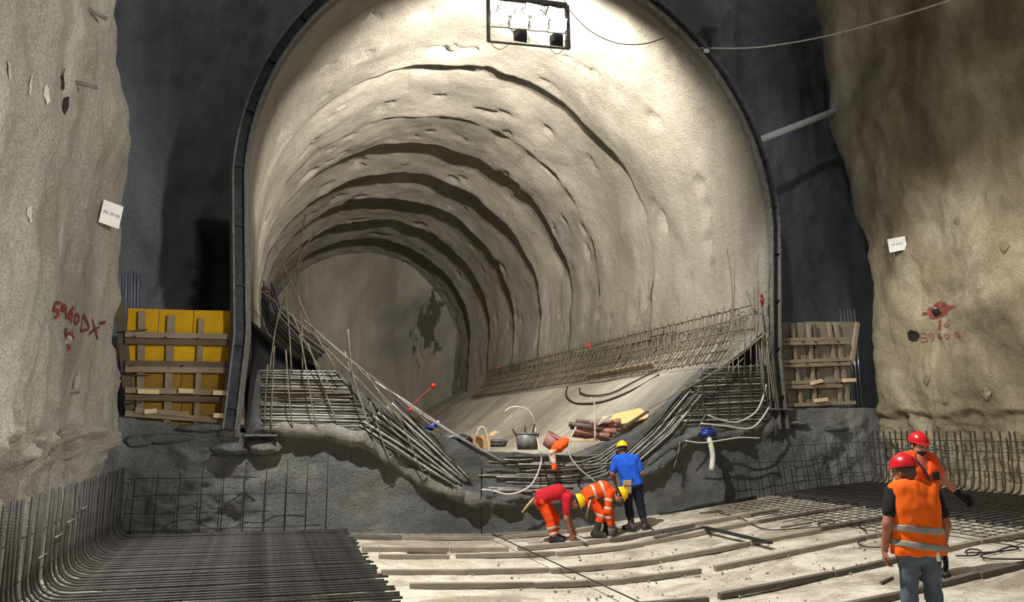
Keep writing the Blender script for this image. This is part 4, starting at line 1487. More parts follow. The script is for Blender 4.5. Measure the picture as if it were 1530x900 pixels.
def floor_bar(name, a, b, wd, hg, mt, lab, cat, lift=0.06):
    A, B = floor_pt(*a), floor_pt(*b)
    A[2] += lift
    B[2] += lift
    o = link(name, plank_between(A * 0, B - A, hg, wd, (0, 0, 1), 0.004), M[mt], None, tuple(A))
    return tag(o, lab, cat)


floor_bar('steel_profile', (978, 813), (1052, 797), 0.06, 0.04, 'steel_edge', 'long grey steel profile lying along the battens', 'steel profile', 0.10)
floor_bar('steel_profile', (1052, 798), (1152, 823), 0.09, 0.04, 'steel_dark', 'dark steel profile lying slantwise across the battens', 'steel profile', 0.11)
floor_bar('steel_profile', (1168, 793), (1212, 786), 0.06, 0.03, 'steel_edge', 'short pale steel profile beside the cable loops on floor', 'steel profile', 0.05)
floor_bar('measuring_staff', (850, 803), (876, 818), 0.05, 0.02, 'white_paint', 'white measuring staff under the hand of the red-shirted worker', 'staff', 0.09)
floor_bar('timber_offcut', (608, 826), (668, 829), 0.10, 0.03, 'timber_dark', 'dark flat timber offcut on the floor near the second batten row', 'timber', 0.02)
floor_bar('timber_offcut', (1046, 769), (1078, 765), 0.1, 0.03, 'timber_dark', 'dark short timber offcut near front wall right of blue-shirted worker', 'timber', 0.02)
floor_bar('timber_offcut', (1316, 874), (1334, 866), 0.03, 0.03, 'batten_dark', 'splinter of wood on the floor left of the nearest worker', 'timber', 0.02)
# string line across the battens
A, B = np.array([4.08, 13.3, float(floor_z(4.08)) + 0.12]), np.array([4.06, 7.2, float(floor_z(4.06)) + 0.12])
tag(link('string_line', tube([A * 0, B - A], 0.010, 5), M['black_cable'], None, tuple(A)), 'dark string line stretched over the battens towards the camera', 'string')
cable('floor_cable', [floor_pt(x, y, .03) for x, y in ((965, 781), (978, 793), (1000, 796), (1048, 789), (1062, 801))], 0.010, 'black_cable', 'thin cable snaking on the floor right of the blue-shirted worker', 'cable')
cable('floor_cable', [floor_pt(x, y, .03) for x, y in ((1075, 767), (1110, 776), (1126, 785), (1150, 792), (1195, 790), (1228, 787), (1247, 781), (1240, 778), (1222, 783), (1236, 789), (1260, 786))], 0.010, 'black_cable',
      'thin cable looping on the floor in front of the wire mesh', 'cable')
cable('floor_cable', [floor_pt(x, y, .03) for x, y in ((1282, 785), (1294, 795), (1292, 806), (1282, 812), (1300, 818), (1330, 817))], 0.010, 'black_cable', 'thin cable curling on the floor left of the near worker', 'cable')
cable('floor_cable', [floor_pt(x, y, .03) for x, y in ((1428, 831), (1458, 830), (1464, 823), (1450, 821), (1443, 826), (1470, 826), (1506, 823), (1522, 820), (1512, 817), (1500, 820), (1488, 825), (1466, 830), (1478, 835), (1530, 836))], 0.011,
      'black_cable', 'black cable with loops on the floor right of the near worker', 'cable')

# gravel and crumbs on the floor
V, F = [], []
for k in range(520):
    if random.random() < 0.5:
        x, y = random.uniform(1.5, 9.5), random.uniform(5.5, 13.5)
    else:
        x, y = random.gauss(5.5, 1.6), random.gauss(8.9, 1.0)
    r = random.choice((0.006, 0.008, 0.010, 0.014, 0.022))
    z = float(floor_z(x)) + r * 0.6
    o = len(V)
    a0 = random.random() * 6
    V += [(x + r * rb(.3), y + r * rb(.3), z + r), (x + r * rb(.2), y, z - r)] + [(x + r * math.cos(a0 + a) * random.uniform(.8, 1.4), y + r * math.sin(a0 + a) * random.uniform(.8, 1.4), z + r * rb(.4)) for a in (0, 1.57, 3.14, 4.71)]
    for i in range(4):
        F += [(o, o + 2 + i, o + 2 + (i + 1) % 4), (o + 1, o + 2 + (i + 1) % 4, o + 2 + i)]
gr = link('gravel', mesh(V, F), M['rubble'])
gr['kind'] = 'stuff'
gr['label'] = 'loose crumbs of gravel scattered over the pale floor'
gr['category'] = 'gravel'


# ------------------------------------------------------------------ marks and signs on the side walls
def hit_wall(x, y, fn, side):
    d = ray(x, y)
    X = np.linspace(side * (2.0 if side < 0 else 12.7), -3.0 if side < 0 else 14.4, 900)
    t = X / d[0]
    q = EYE[None] + t[:, None] * d[None]
    below = (q[:, 0] - fn(q[:, 1], q[:, 2])) * side > 0
    return q[int(np.argmax(below))]


def hit_left(x, y):
    return hit_wall(x, y, wall_left_x, -1)


def hit_right(x, y):
    return hit_wall(x, y, wall_right_x, 1)


def stroke(parent, side, pts, width, mt, lift=0.012):
    hit = hit_left if side < 0 else hit_right
    fn = wall_left_x if side < 0 else wall_right_x
    ctr = smooth_path([hit(x, y) for x, y in pts], 6) if len(pts) > 2 else [hit(pts[0][0] * (1 - t) + pts[1][0] * t, pts[0][1] * (1 - t) + pts[1][1] * t) for t in np.linspace(0, 1, 9)]
    V, F = [], []
    n = len(ctr)
    for i in range(n):
        t = ctr[min(i + 1, n - 1)] - ctr[max(i - 1, 0)]
        t2 = np.array([t[1], t[2]])
        t2 /= np.linalg.norm(t2) + 1e-9
        nn = np.array([-t2[1], t2[0]])
        wv = width * (0.8 + 0.4 * random.random())
        for s in (-1, 0, 1):
            V.append((0.0, ctr[i][1] + nn[0] * s * wv / 2, ctr[i][2] + nn[1] * s * wv / 2))
    V = np.array(V)
    V[:, 0] = fn(V[:, 1], V[:, 2]) - side * lift
    for i in range(n - 1):
        for s in (0, 1):
            F.append((3 * i + s, 3 * i + s + 1, 3 * i + s + 4, 3 * i + s + 3))
    return link('paint_stroke', mesh(V, F, True), M[mt], parent)


gc = lambda x, y: (60 + x / 6.43, 420 + y / 6.43)
for st_ in ([(190, 215), (140, 215), (125, 275), (165, 290), (155, 340), (120, 350)], [(238, 250), (205, 232), (202, 272), (238, 282), (240, 250), (236, 300), (245, 370)], [(310, 250), (282, 300), (260, 345), (300, 362)],
            [(302, 300), (295, 350), (290, 400)], [(345, 315), (325, 360), (335, 412), (355, 390), (362, 345), (345, 315)], [(408, 325), (398, 400), (388, 478), (430, 470), (460, 455), (452, 410), (408, 325)],
            [(495, 365), (520, 460), (545, 558)], [(620, 398), (540, 455), (465, 508)]):
    stroke(wall_left, -1, [gc(*p) for p in st_], 0.042, 'red_paint')
for st_ in ([(235, 500), (250, 540), (262, 600), (270, 660)], [(245, 455), (240, 480), (235, 505)], [(260, 520), (290, 510), (305, 500)], [(285, 520), (300, 545), (315, 555)]):
    stroke(wall_left, -1, [gc(*p) for p in st_], 0.06, 'red_paint')
gr2 = lambda x, y: (1340 + x / 5.29, 430 + y / 5.29)
for st_ in ([(240, 368), (190, 366), (192, 395), (235, 398), (240, 425), (195, 432)], [(290, 370), (262, 365), (262, 390), (290, 395), (292, 370), (288, 410), (270, 428)], [(350, 360), (330, 385), (335, 405), (355, 400), (350, 385), (333, 390)],
            [(395, 365), (378, 380), (390, 402), (410, 395), (410, 372), (395, 365)], [(495, 350), (465, 352), (462, 368), (492, 375), (488, 390), (462, 392)], [(510, 345), (545, 385)], [(545, 345), (512, 388)],
            [(395, 280), (375, 290), (385, 305), (410, 300), (412, 282)]):
    stroke(wall_right, 1, [gr2(*p) for p in st_], 0.035, 'red_paint_faint')
for st_ in ([(200, 210), (260, 200)], [(400, 155), (470, 153)], [(345, 250), (340, 340)]):
    stroke(wall_right, 1, [gr2(*p) for p in st_], 0.06, 'red_paint_faded')


def patch(parent, side, x, y, rw, rh, mt, lift=0.014, rough=0.25, seed=0, name='paint_patch'):
    hit = hit_left if side < 0 else hit_right
    fn = wall_left_x if side < 0 else wall_right_x
    c = hit(x, y)
    V, F = [], []
    nr, na = 6, 28
    for i in range(nr + 1):
        for k in range(na):
            a = 2 * math.pi * k / na
            V.append((i / nr, a, 0.0))
    V = np.array(V)
    q_ = V[:, 0] * (1 + rough * pnoise(np.cos(V[:, 1]) * 1.7 + seed, np.sin(V[:, 1]) * 1.7, 0.3 * seed + 0 * V[:, 0], 700))
    yy_, zz_ = c[1] + rw * q_ * np.cos(V[:, 1]), c[2] + rh * q_ * np.sin(V[:, 1])
    V = np.stack([fn(yy_, zz_) - side * lift, yy_, zz_], -1)
    for i in range(nr):
        for k in range(na):
            F.append((i * na + k, i * na + (k + 1) % na, (i + 1) * na + (k + 1) % na, (i + 1) * na + k))
    return link(name, mesh(V, F, True), M[mt], parent)


patch(wall_right, 1, 1403, 463, 0.28, 0.19, 'red_paint_faded', rough=0.5, seed=2)
patch(wall_right, 1, 1365, 502, 0.13, 0.125, 'hole', 0.016, 0.15, 4, 'drill_hole')
for (x, y, r, sd) in ((1386, 566, 0.16, 5), (1473, 588, 0.2, 6), (1430, 330, 0.12, 7), (1412, 598, 0.14, 8), (1500, 370, 0.16, 9)):
    link('anchor_lump', lump_mesh(r * 0.5, sd, (.4, 1.0, 1.3), .8), M['right'], wall_right, tuple(hit_right(x, y)))
link('anchor_head', lump_mesh(0.09, 21, (1, 1, 1), .5), M['hole'], wall_right, tuple(hit_right(1400, 466)))
link('anchor_plate', lump_mesh(0.07, 22, (1, 1, .6), .5), M['paper'], wall_right, tuple(hit_right(1398, 463)))
link('anchor_lump', lump_mesh(0.12, 31, (.6, 1, 1.3), .6), M['left'], wall_left, tuple(hit_left(112, 571)))
link('anchor_head', lump_mesh(0.06, 33, (.8, 1, 1.0), .5), M['left'], wall_left, tuple(hit_left(101, 508)))
for (x, y, w_, h_) in ((12, 105, .06, .11), (44, 127, .03, .12), (67, 140, .03, .14), (42, 318, .03, .1), (130, 400, .02, .12)):
    patch(wall_left, -1, x, y, w_ * 1.1, h_ * .75, 'pale_chip', 0.012, .7, int(x), 'bright_chip')
for (x, y) in ((93, 118), (97, 155)):
    patch(wall_left, -1, x, y, 0.05, 0.12, 'hole', 0.016, .6, int(y), 'crack')
for (x, y, dx, dz) in ((130, 8, 0.35, -0.08), (112, 121, 0.12, 0.0)):
    p = hit_left(x, y)
    tag(link('wall_bolt', tube([(-0.1, 0, 0), (0.2, 0.1, dz)], 0.025, 8), M['steel_edge'], None, tuple(p)), 'steel bolt sticking out of left wall ' + ('near the top of the picture' if y < 50 else 'below the topmost bolt'), 'bolt')


def sign(label, p, rotz, w_, h_, text, tilt):
    t = thing('paper_sign', label, 'sign', tuple(p), rotz)
    t.rotation_euler = (0, tilt, rotz)
    link('sheet', box((0, 0, 0), (w_ / 2, 0, 0), (0, 0.006, 0), (0, 0, h_ / 2), 0.002), M['paper'], t)
    link('backing_post', box((0, 0.06, -0.02), (0.02, 0, 0), (0, 0.06, 0), (0, 0, 0.02)), M['timber'], t)
    cu = bpy.data.curves.new('txt', 'FONT')
    cu.body = text
    cu.size = h_ * 0.19
    cu.align_x = 'CENTER'
    cu.align_y = 'CENTER'
    cu.extrude = 0.001
    to = bpy.data.objects.new('txt', cu)
    COL.objects.link(to)
    dg = bpy.context.evaluated_depsgraph_get()
    me = bpy.data.meshes.new_from_object(to.evaluated_get(dg))
    bpy.data.objects.remove(to)
    me.materials.clear()
    o = link('lettering', me, M['ink'], t, (0, -0.0085, 0))
    o.rotation_euler = (math.pi / 2, 0, 0)


p = hit_left(149, 319) + np.array([0.14, 0, 0])
sign('small white paper sign on the left wall above red spray writing', p, math.radians(38), 0.28, 0.33, 'PK 59.40', 0.12)
p = hit_right(1348, 366) + np.array([-0.14, 0, 0])
sign('small white paper sign on the brown right wall', p, math.radians(-52), 0.36, 0.31, 'PK 59.60', -0.08)


# ================================================================== people
def smin(a, b, k):
    h = np.maximum(k - np.abs(a - b), 0) / k
    return np.minimum(a, b) - h * h * k * 0.25


class Field:
    """signed distance field on a grid, grown from tapered capsules and ellipsoids, skinned with surface nets"""

    def __init__(self, lo, hi, h):
        self.lo = np.asarray(lo, float)
        self.h = h
        self.n = np.ceil((np.asarray(hi) - self.lo) / h).astype(int) + 1
        self.d = np.full(self.n, 0.5)

    def _box(self, lo, hi):
        a = np.clip(np.floor((lo - self.lo) / self.h).astype(int), 0, self.n - 1)
        b = np.clip(np.ceil((hi - self.lo) / self.h).astype(int) + 1, 1, self.n)
        ax = [self.lo[i] + self.h * np.arange(a[i], b[i]) for i in range(3)]
        return (slice(a[0], b[0]), slice(a[1], b[1]), slice(a[2], b[2])), np.meshgrid(*ax, indexing='ij')

    def cone(self, a, b, ra, rb_, k=0.03, sub=False):
        a, b = np.asarray(a, float), np.asarray(b, float)
        m = max(ra, rb_) + k + 3 * self.h
        s, (x, y, z) = self._box(np.minimum(a, b) - m, np.maximum(a, b) + m)
        ba = b - a
        L2 = max(np.dot(ba, ba), 1e-9)
        t = np.clip(((x - a[0]) * ba[0] + (y - a[1]) * ba[1] + (z - a[2]) * ba[2]) / L2, 0, 1)
        d = np.sqrt((x - a[0] - t * ba[0]) ** 2 + (y - a[1] - t * ba[1]) ** 2 + (z - a[2] - t * ba[2]) ** 2) - (ra + (rb_ - ra) * t)
        self.d[s] = np.maximum(self.d[s], -d) if sub else smin(self.d[s], d, k)

    def ell(self, c, axes, k=0.02, sub=False):
        """axes: three half-axis vectors"""
        c = np.asarray(c, float)
        A = [np.asarray(q, float) for q in axes]
        L = [np.linalg.norm(q) for q in A]
        m = max(L) + k + 3 * self.h
        s, (x, y, z) = self._box(c - m, c + m)
        q2 = 0
        for q, l in zip(A, L):
            q2 = q2 + (((x - c[0]) * q[0] + (y - c[1]) * q[1] + (z - c[2]) * q[2]) / (l * l)) ** 2
        r = np.sqrt(q2)
        d = (r - 1) * min(L)
        self.d[s] = np.maximum(self.d[s], -d) if sub else smin(self.d[s], d, k)

    def coords(self):
        return np.meshgrid(*[self.lo[i] + self.h * np.arange(self.n[i]) for i in range(3)], indexing='ij')

    def cut(self, p, nrm):
        """drop everything on the side nrm points to"""
        x, y, z = self.coords()
        nrm = np.asarray(nrm, float) / np.linalg.norm(nrm)
        self.d = np.maximum(self.d, (x - p[0]) * nrm[0] + (y - p[1]) * nrm[1] + (z - p[2]) * nrm[2])

    def wrinkle(self, amp, f, seed):
        x, y, z = self.coords()
        near = np.abs(self.d) < 0.04
        self.d[near] += amp * fbm(x[near] * f, y[near] * f, z[near] * f * 0.6, 2, seed)

    def mesh(self):
        d = self.d
        ins = d < 0
        n = self.n
        c = [ins[i:n[0] - 1 + i, j:n[1] - 1 + j, k:n[2] - 1 + k] for i in (0, 1) for j in (0, 1) for k in (0, 1)]
        cnt = sum(q.astype(np.int8) for q in c)
        act = (cnt > 0) & (cnt < 8)
        idx = -np.ones(act.shape, dtype=np.int64)
        cells = np.argwhere(act)
        idx[act] = np.arange(len(cells))
        acc = np.zeros((len(cells), 3))
        num = np.zeros(len(cells))
        cor = [(i, j, k) for i in (0, 1) for j in (0, 1) for k in (0, 1)]
        vals = {q: d[cells[:, 0] + q[0], cells[:, 1] + q[1], cells[:, 2] + q[2]] for q in cor}
        for q in cor:
            for ax in range(3):
                if q[ax] == 0:
                    r = list(q)
                    r[ax] = 1
                    a, b = vals[q], vals[tuple(r)]
                    m = (a < 0) != (b < 0)
                    t = np.where(m, a / np.where(m, a - b, 1), 0)
                    p = np.zeros((len(cells), 3))
                    p[:] = q
                    p[:, ax] += t
                    acc[m] += p[m]
                    num[m] += 1
        v = self.lo + self.h * (cells + acc / num[:, None])
        faces = []
        for ax in range(3):
            u, w_ = [(1, 2), (2, 0), (0, 1)][ax]
            sl0 = [slice(None)] * 3
            sl1 = [slice(None)] * 3
            sl0[ax], sl1[ax] = slice(0, -1), slice(1, None)
            ch = ins[tuple(sl0)] != ins[tuple(sl1)]
            e = np.argwhere(ch)
            e = e[(e[:, u] > 0) & (e[:, w_] > 0) & (e[:, u] < n[u] - 1) & (e[:, w_] < n[w_] - 1)]
            if len(e) == 0:
                continue
            du, dw = np.zeros(3, int), np.zeros(3, int)
            du[u], dw[w_] = 1, 1
            qd = []
            for s in (e, e - du, e - du - dw, e - dw):
                qd.append(idx[s[:, 0], s[:, 1], s[:, 2]])
            qd = np.stack(qd, -1)
            flip = ~ins[e[:, 0], e[:, 1], e[:, 2]]
            qd[flip] = qd[flip][:, ::-1]
            faces.append(qd)
        f = np.concatenate(faces)
        f = f[(f >= 0).all(1)]
        # one smoothing pass
        nb = np.zeros_like(v)
        ct = np.zeros(len(v))
        for i in range(4):
            a, b = f[:, i], f[:, (i + 1) % 4]
            np.add.at(nb, a, v[b])
            np.add.at(ct, a, 1)
            np.add.at(nb, b, v[a])
            np.add.at(ct, b, 1)
        v = 0.55 * v + 0.45 * nb / np.maximum(ct, 1)[:, None]
        return tri_mesh(v, f)


def cloth(name, col, rough=0.85, var=0.1):
    n = NT(name)
    a = n.noise(9, 4, 0.6)
    lo = tuple(c * (1 - var * 2) for c in col[:3]) + (1,)
    hi = tuple(min(1, c * (1 + var)) for c in col[:3]) + (1,)
    return n.done(n.ramp(a, [(0.3, lo), (0.7, hi)]), rough, n.bump(n.noise(22, 3, 0.6), 0.35, 0.01))


M['skin'] = plain('skin', srgb(190, 138, 110), 0.6, 0, 0.06, 8, 0)
M['skin_dark'] = plain('skin_tanned', srgb(158, 104, 80), 0.6, 0, 0.06, 8, 0)
M['hivis'] = cloth('hi_vis_orange', srgb(255, 106, 18))
M['hivis_red'] = cloth('hi_vis_red_orange', srgb(255, 84, 22))
M['stripe'] = plain('reflective_stripe', srgb(150, 148, 142), 0.5, 0.1, 0.05, 20, 0)
M['stripe_pale'] = plain('pale_reflective_stripe', srgb(206, 190, 170), 0.5, 0.1, 0.08, 20, 0)
M['black_tee'] = cloth('black_tee', srgb(30, 29, 31))
M['red_tee'] = cloth('red_tee', srgb(190, 28, 44))
M['salmon_tee'] = cloth('salmon_tee', srgb(206, 104, 84))
M['blue_tee'] = cloth('blue_tee', srgb(34, 92, 214))
M['jeans'] = cloth('grey_blue_jeans', srgb(88, 98, 112), var=0.18)
M['navy'] = cloth('navy_trousers', srgb(30, 33, 48))
M['boot'] = plain('boot_black', srgb(34, 32, 31), 0.6, 0, 0.2)
M['boot_rubber'] = plain('rubber_boot', srgb(58, 58, 54), 0.5, 0, 0.25)
M['helmet_red'] = plain('helmet_red', srgb(196, 24, 32), 0.28, 0, 0.03, 6, 0, 0.5)
M['helmet_yellow'] = plain('helmet_yellow', srgb(250, 204, 10), 0.28, 0, 0.03, 6, 0, 0.5)
M['hair'] = plain('dark_hair', srgb(44, 38, 34), 0.8, 0, 0.2, 40, 0.4)
M['hair_grey'] = plain('grey_hair', srgb(96, 86, 78), 0.8, 0, 0.2, 40, 0.4)
M['glove_black'] = cloth('black_glove', srgb(32, 32, 34))
M['glove_grey'] = cloth('grey_glove', srgb(124, 124, 120))
M['leather'] = cloth('tan_leather', srgb(176, 146, 104))
M['eye'] = plain('eye_dark', srgb(26, 22, 20), 0.4, 0, 0, bump=0)
M['handle_wood'] = plain('handle_wood', srgb(198, 168, 120), 0.7, 0, 0.1)


def unit(v):
    v = np.asarray(v, float)
    return v / np.linalg.norm(v)


def person(label, base, J, head_fwd, head_up, wear, scale=1.0, hand_l=None, hand_r=None, h=0.0105, hold=0.6):
    """J: joints in metres, x = right of the picture, y = away from the camera, z = up"""
    J = {k: np.array(v, float) * scale for k, v in J.items()}
    s = scale
    t = thing('person', label, 'person', tuple(base), -PSI)
    allp = np.array(list(J.values()))
    lo, hi = allp.min(0) - 0.26 * s, allp.max(0) + 0.30 * s
    lo[2] = max(lo[2], -0.06)
    lat = unit(J['shR'] - J['shL'])
    spine = unit(J['chest'] - J['pelvis'])
    hf = unit(head_fwd)
    hu = unit(np.asarray(head_up, float) - hf * np.dot(head_up, hf))
    hr = np.cross(hf, hu)
    H = J['head']

    def torso(F, g, k=0.05):
        F.cone(J['hipL'], J['hipR'], .105 * s + g, .105 * s + g, k)
        for sg in (-1, 1):
            F.cone(J['pelvis'] + lat * sg * .065 * s, J['chest'] + lat * sg * .085 * s, .10 * s + g, .108 * s + g, k)
        F.cone(J['shL'] * .86 + J['shR'] * .14, J['shR'] * .86 + J['shL'] * .14, .07 * s + g, .07 * s + g, k)
        F.cone(J['chest'], J['neck'] - spine * .03 * s, .11 * s + g, .065 * s + g, k)

    def arm(F, q, g, part=1.0, fore=0.0, k=0.03):
        a, b, c = J['sh' + q], J['el' + q], J['wr' + q]
        F.cone(a, a + (b - a) * part, .057 * s + g, (.057 - .012 * part) * s + g * 1.1, k)
        if fore > 0:
            F.cone(b, b + (c - b) * fore, .044 * s + g, (.044 - .014 * fore) * s + g, k)

    def leg(F, q, g, to=1.0, k=0.03):
        a, b, c = J['hip' + q], J['kn' + q], J['an' + q]
        F.cone(a, b, .088 * s + g, .058 * s + g, k)
        m = b + (c - b) * .35
        back = np.array([0, 0, 0])
        F.cone(b, b + (c - b) * min(to, .4), .056 * s + g, .056 * s + g, k)
        if to > .4:
            F.cone(m, b + (c - b) * to, .055 * s + g, (.055 - .018 * (to - .35) / .65) * s + g * 1.2, k)

    def foot(F, q, g, k=0.02):
        a, b = J['an' + q], J['toe' + q]
        heel = a - unit((b - a) * np.array([1, 1, 0])) * .04 * s
        heel[2] = b[2] + .012 * s
        F.cone(a, heel, .04 * s + g, .038 * s + g, k)
        F.cone(heel, b, .038 * s + g, .034 * s + g, k)
        F.cone(a, b * .6 + heel * .4 + np.array([0, 0, .02 * s]), .04 * s + g, .035 * s + g, k)

    def hand(F, q, spec, g=0.0):
        w_, e_ = J['wr' + q], J['el' + q]
        d = unit(spec[0]) if spec else unit(w_ - e_)
        pn_v = np.asarray(spec[1], float) if spec else np.array([1.0 if q == 'L' else -1.0, 0, 0])
        pn_v = unit(pn_v - d * np.dot(pn_v, d))         # palm normal
        sd = np.cross(d, pn_v) * (1 if q == 'L' else -1)  # towards the thumb
        if sd[1] < -0.2 and spec is None:
            sd = -sd
        curl = spec[2] if spec else 0.35
        pc_ = w_ + d * .055 * s
        F.ell(pc_, (d * (.058 * s + g), sd * (.043 * s + g), pn_v * (.02 * s + g)), .012)
        for i, (off, ln) in enumerate(((.031, .078), (.011, .086), (-.010, .080), (-.030, .064))):
            r0 = w_ + d * .10 * s + sd * off * s
            a1, a2 = curl * .7, curl * 1.7
            m1 = r0 + (d * math.cos(a1) + pn_v * math.sin(a1) + sd * off * 1.2) * ln * .5 * s
            m2 = m1 + (d * math.cos(a2) + pn_v * math.sin(a2)) * ln * .5 * s
            F.cone(r0 - d * .02 * s, m1, .0098 * s + g, .0092 * s + g, .006)
            F.cone(m1, m2, .0092 * s + g, .008 * s + g, .004)
        r0 = w_ + d * .03 * s + sd * .032 * s
        m1 = r0 + (d * .6 + sd * .7 + pn_v * .3) * .045 * s
        F.cone(r0, m1, .013 * s + g, .011 * s + g, .008)
        F.cone(m1, m1 + (d * .85 + sd * .2 + pn_v * .4) * .035 * s, .0105 * s + g, .009 * s + g, .004)

    def head(F, g=0.0):
        F.ell(H, (hf * (.098 * s + g), hr * (.076 * s + g), hu * (.112 * s + g)), .02)
        F.ell(H + hf * .035 * s - hu * .06 * s, (hf * (.058 * s + g), hr * (.055 * s + g), hu * (.062 * s + g)), .03)

    # ---- the body, one continuous skin
    F = Field(lo, hi, h)
    torso(F, 0)
    F.cone(J['neck'] - spine * .04 * s, H - hu * .05 * s - hf * .015 * s, .062 * s, .055 * s, .03)
    for q in 'LR':
        arm(F, q, 0, 1.0, 1.0)
        leg(F, q, 0)
        foot(F, q, 0)
    head(F)
    F.cone(H + hf * .098 * s - hu * .005 * s, H + hf * .118 * s - hu * .03 * s, .010 * s, .016 * s, .012)     # nose
    F.cone(H + hf * .085 * s - hu * .065 * s + hr * .018 * s, H + hf * .085 * s - hu * .065 * s - hr * .018 * s, .011 * s, .011 * s, .008)  # lips
    F.cone(H + hf * .09 * s + hu * .022 * s + hr * .035 * s, H + hf * .09 * s + hu * .022 * s - hr * .035 * s, .012 * s, .012 * s, .015)   # brow
    for sg in (-1, 1):
        F.ell(H + hr * sg * .079 * s - hf * .012 * s - hu * .015 * s, (hf * .017 * s, hr * .010 * s, hu * .031 * s), .008)
    hand(F, 'L', hand_l)
    hand(F, 'R', hand_r)
    link('body', F.mesh(), M[wear.get('skin', 'skin')], t)
    for sg in (-1, 1):
        link('eye', lump_mesh(.0135 * s, 1, (1.1, 1, .8), 0), M['eye'], t, tuple(H + hf * .088 * s + hr * sg * .031 * s + hu * .002 * s))

    # ---- hair under the helmet rim
    F = Field(H - .16 * s, H + .16 * s, h * .8)
    F.ell(H - hf * .006 * s, (hf * .100 * s, hr * .083 * s, hu * .119 * s), .01)
    F.cut(H + hf * .03 * s, hf - hu * .55)
    F.cut(H - hu * .055 * s, -hu)
    link('hair', F.mesh(), M[wear.get('hair', 'hair')], t)
    if wear.get('beard'):
        F = Field(H - .2 * s, H + .2 * s, h * .8)
        F.ell(H + hf * .036 * s - hu * .063 * s, (hf * .066 * s, hr * .063 * s, hu * .066 * s), .01)
        F.cut(H - hu * .034 * s, hu)
        F.cut(H - hf * .005 * s, -hf)
        link('beard', F.mesh(), M['hair'], t)

    # ---- helmet
    F = Field(H - .24 * s, H + .24 * s, h * .75)
    hc = H + hu * .042 * s - hf * .004 * s
    F.ell(hc, (hf * .130 * s, hr * .107 * s, hu * .122 * s), .01)
    F.cut(hc - hu * .004 * s, -hu)
    F.ell(hc + hf * .050 * s, (hf * .115 * s, hr * .098 * s, hu * .013 * s), .012)
    F.cone(hc - hf * .09 * s + hu * .076 * s, hc + hu * .108 * s, .012 * s, .016 * s, .03)
    F.cone(hc + hu * .108 * s, hc + hf * .09 * s + hu * .078 * s, .016 * s, .012 * s, .03)
    hm = link('helmet', F.mesh(), M[wear['helmet']], t)
    link('helmet_band', tube([hc + hf * .118 * s * math.cos(a) + hr * .096 * s * math.sin(a) - hu * .008 * s for a in np.linspace(0, 2 * math.pi, 25)], .008 * s, 5), M['black_bag'], hm)

    # ---- legs
    F = Field(lo, hi, h)
    tg = wear.get('trouser_g', .016)
    F.cone(J['hipL'], J['hipR'], .105 * s + tg, .105 * s + tg, .05)
    F.cone(J['pelvis'] + lat * .06 * s, J['pelvis'] - lat * .06 * s, .10 * s + tg, .10 * s + tg, .05)
    F.cone(J['pelvis'], J['pelvis'] * .85 + J['chest'] * .15, .10 * s, .095 * s, .05)
    for q in 'LR':
        leg(F, q, tg, wear.get('trouser_to', .97))
    F.wrinkle(.012 * s, 13, 801)
    tr = link('trousers', F.mesh(), M[wear['trousers']], t)
    for (q, f0, mt) in wear.get('leg_bands', ()):
        F = Field(lo, hi, h)
        leg(F, q, tg + .007, wear.get('trouser_to', .97))
        c = J['kn' + q] + (J['an' + q] - J['kn' + q]) * f0
        d = unit(J['an' + q] - J['kn' + q])
        F.cut(c + d * .028 * s, d)
        F.cut(c - d * .028 * s, -d)
        link('reflective_band', F.mesh(), M[mt], tr)

    # ---- boots
    for q in 'LR':
        F = Field(np.minimum(J['an' + q], J['toe' + q]) - .2, np.maximum(J['an' + q], J['kn' + q]) + .2, h)
        foot(F, q, .016 * s)
        top = wear.get('boot_to', .25)
        c = J['an' + q] + (J['kn' + q] - J['an' + q]) * top
        F.cone(J['an' + q], c, .054 * s, (.054 + .016 * min(1, top * 1.6)) * s, .03)
        F.cut((0, 0, J['toe' + q][2] - .048 * s), (0, 0, -1))
        bt = link('boot', F.mesh(), M[wear.get('boot', 'boot')], t)

    # ---- shirt, vest, jacket
    if 'shirt' in wear:
        F = Field(lo, hi, h)
        torso(F, .022 * s)
        for q in 'LR':
            arm(F, q, .014 * s, wear.get('sleeve', .72), wear.get('sleeve_fore', 0.0))
        F.cone(J['neck'] - spine * .06 * s, J['neck'] + spine * .0 * s, .085 * s, .068 * s, .04)
        F.cut(J['pelvis'] - spine * wear.get('hem', .06) * s, -spine)
        F.wrinkle(.011 * s, 12, 811)
        sh = link('shirt', F.mesh(), M[wear['shirt']], t)
        for (q, f0, mt) in wear.get('arm_bands', ()):
            F = Field(lo, hi, h)
            arm(F, q, .021 * s, wear.get('sleeve', .72), wear.get('sleeve_fore', 0.0))
            a, b = (J['sh' + q], J['el' + q]) if f0 < 1 else (J['el' + q], J['wr' + q])
            c = a + (b - a) * (f0 % 1)
            d = unit(b - a)
            F.cut(c + d * .025 * s, d)
            F.cut(c - d * .025 * s, -d)
            link('reflective_band', F.mesh(), M[mt], sh)
        for (f0, mt) in wear.get('shirt_bands', ()):
            F = Field(lo, hi, h)
            torso(F, .030 * s)
            c = J['pelvis'] + (J['chest'] - J['pelvis']) * f0
            F.cut(c + spine * .026 * s, spine)
            F.cut(c - spine * .026 * s, -spine)
            link('reflective_band', F.mesh(), M[mt], sh)
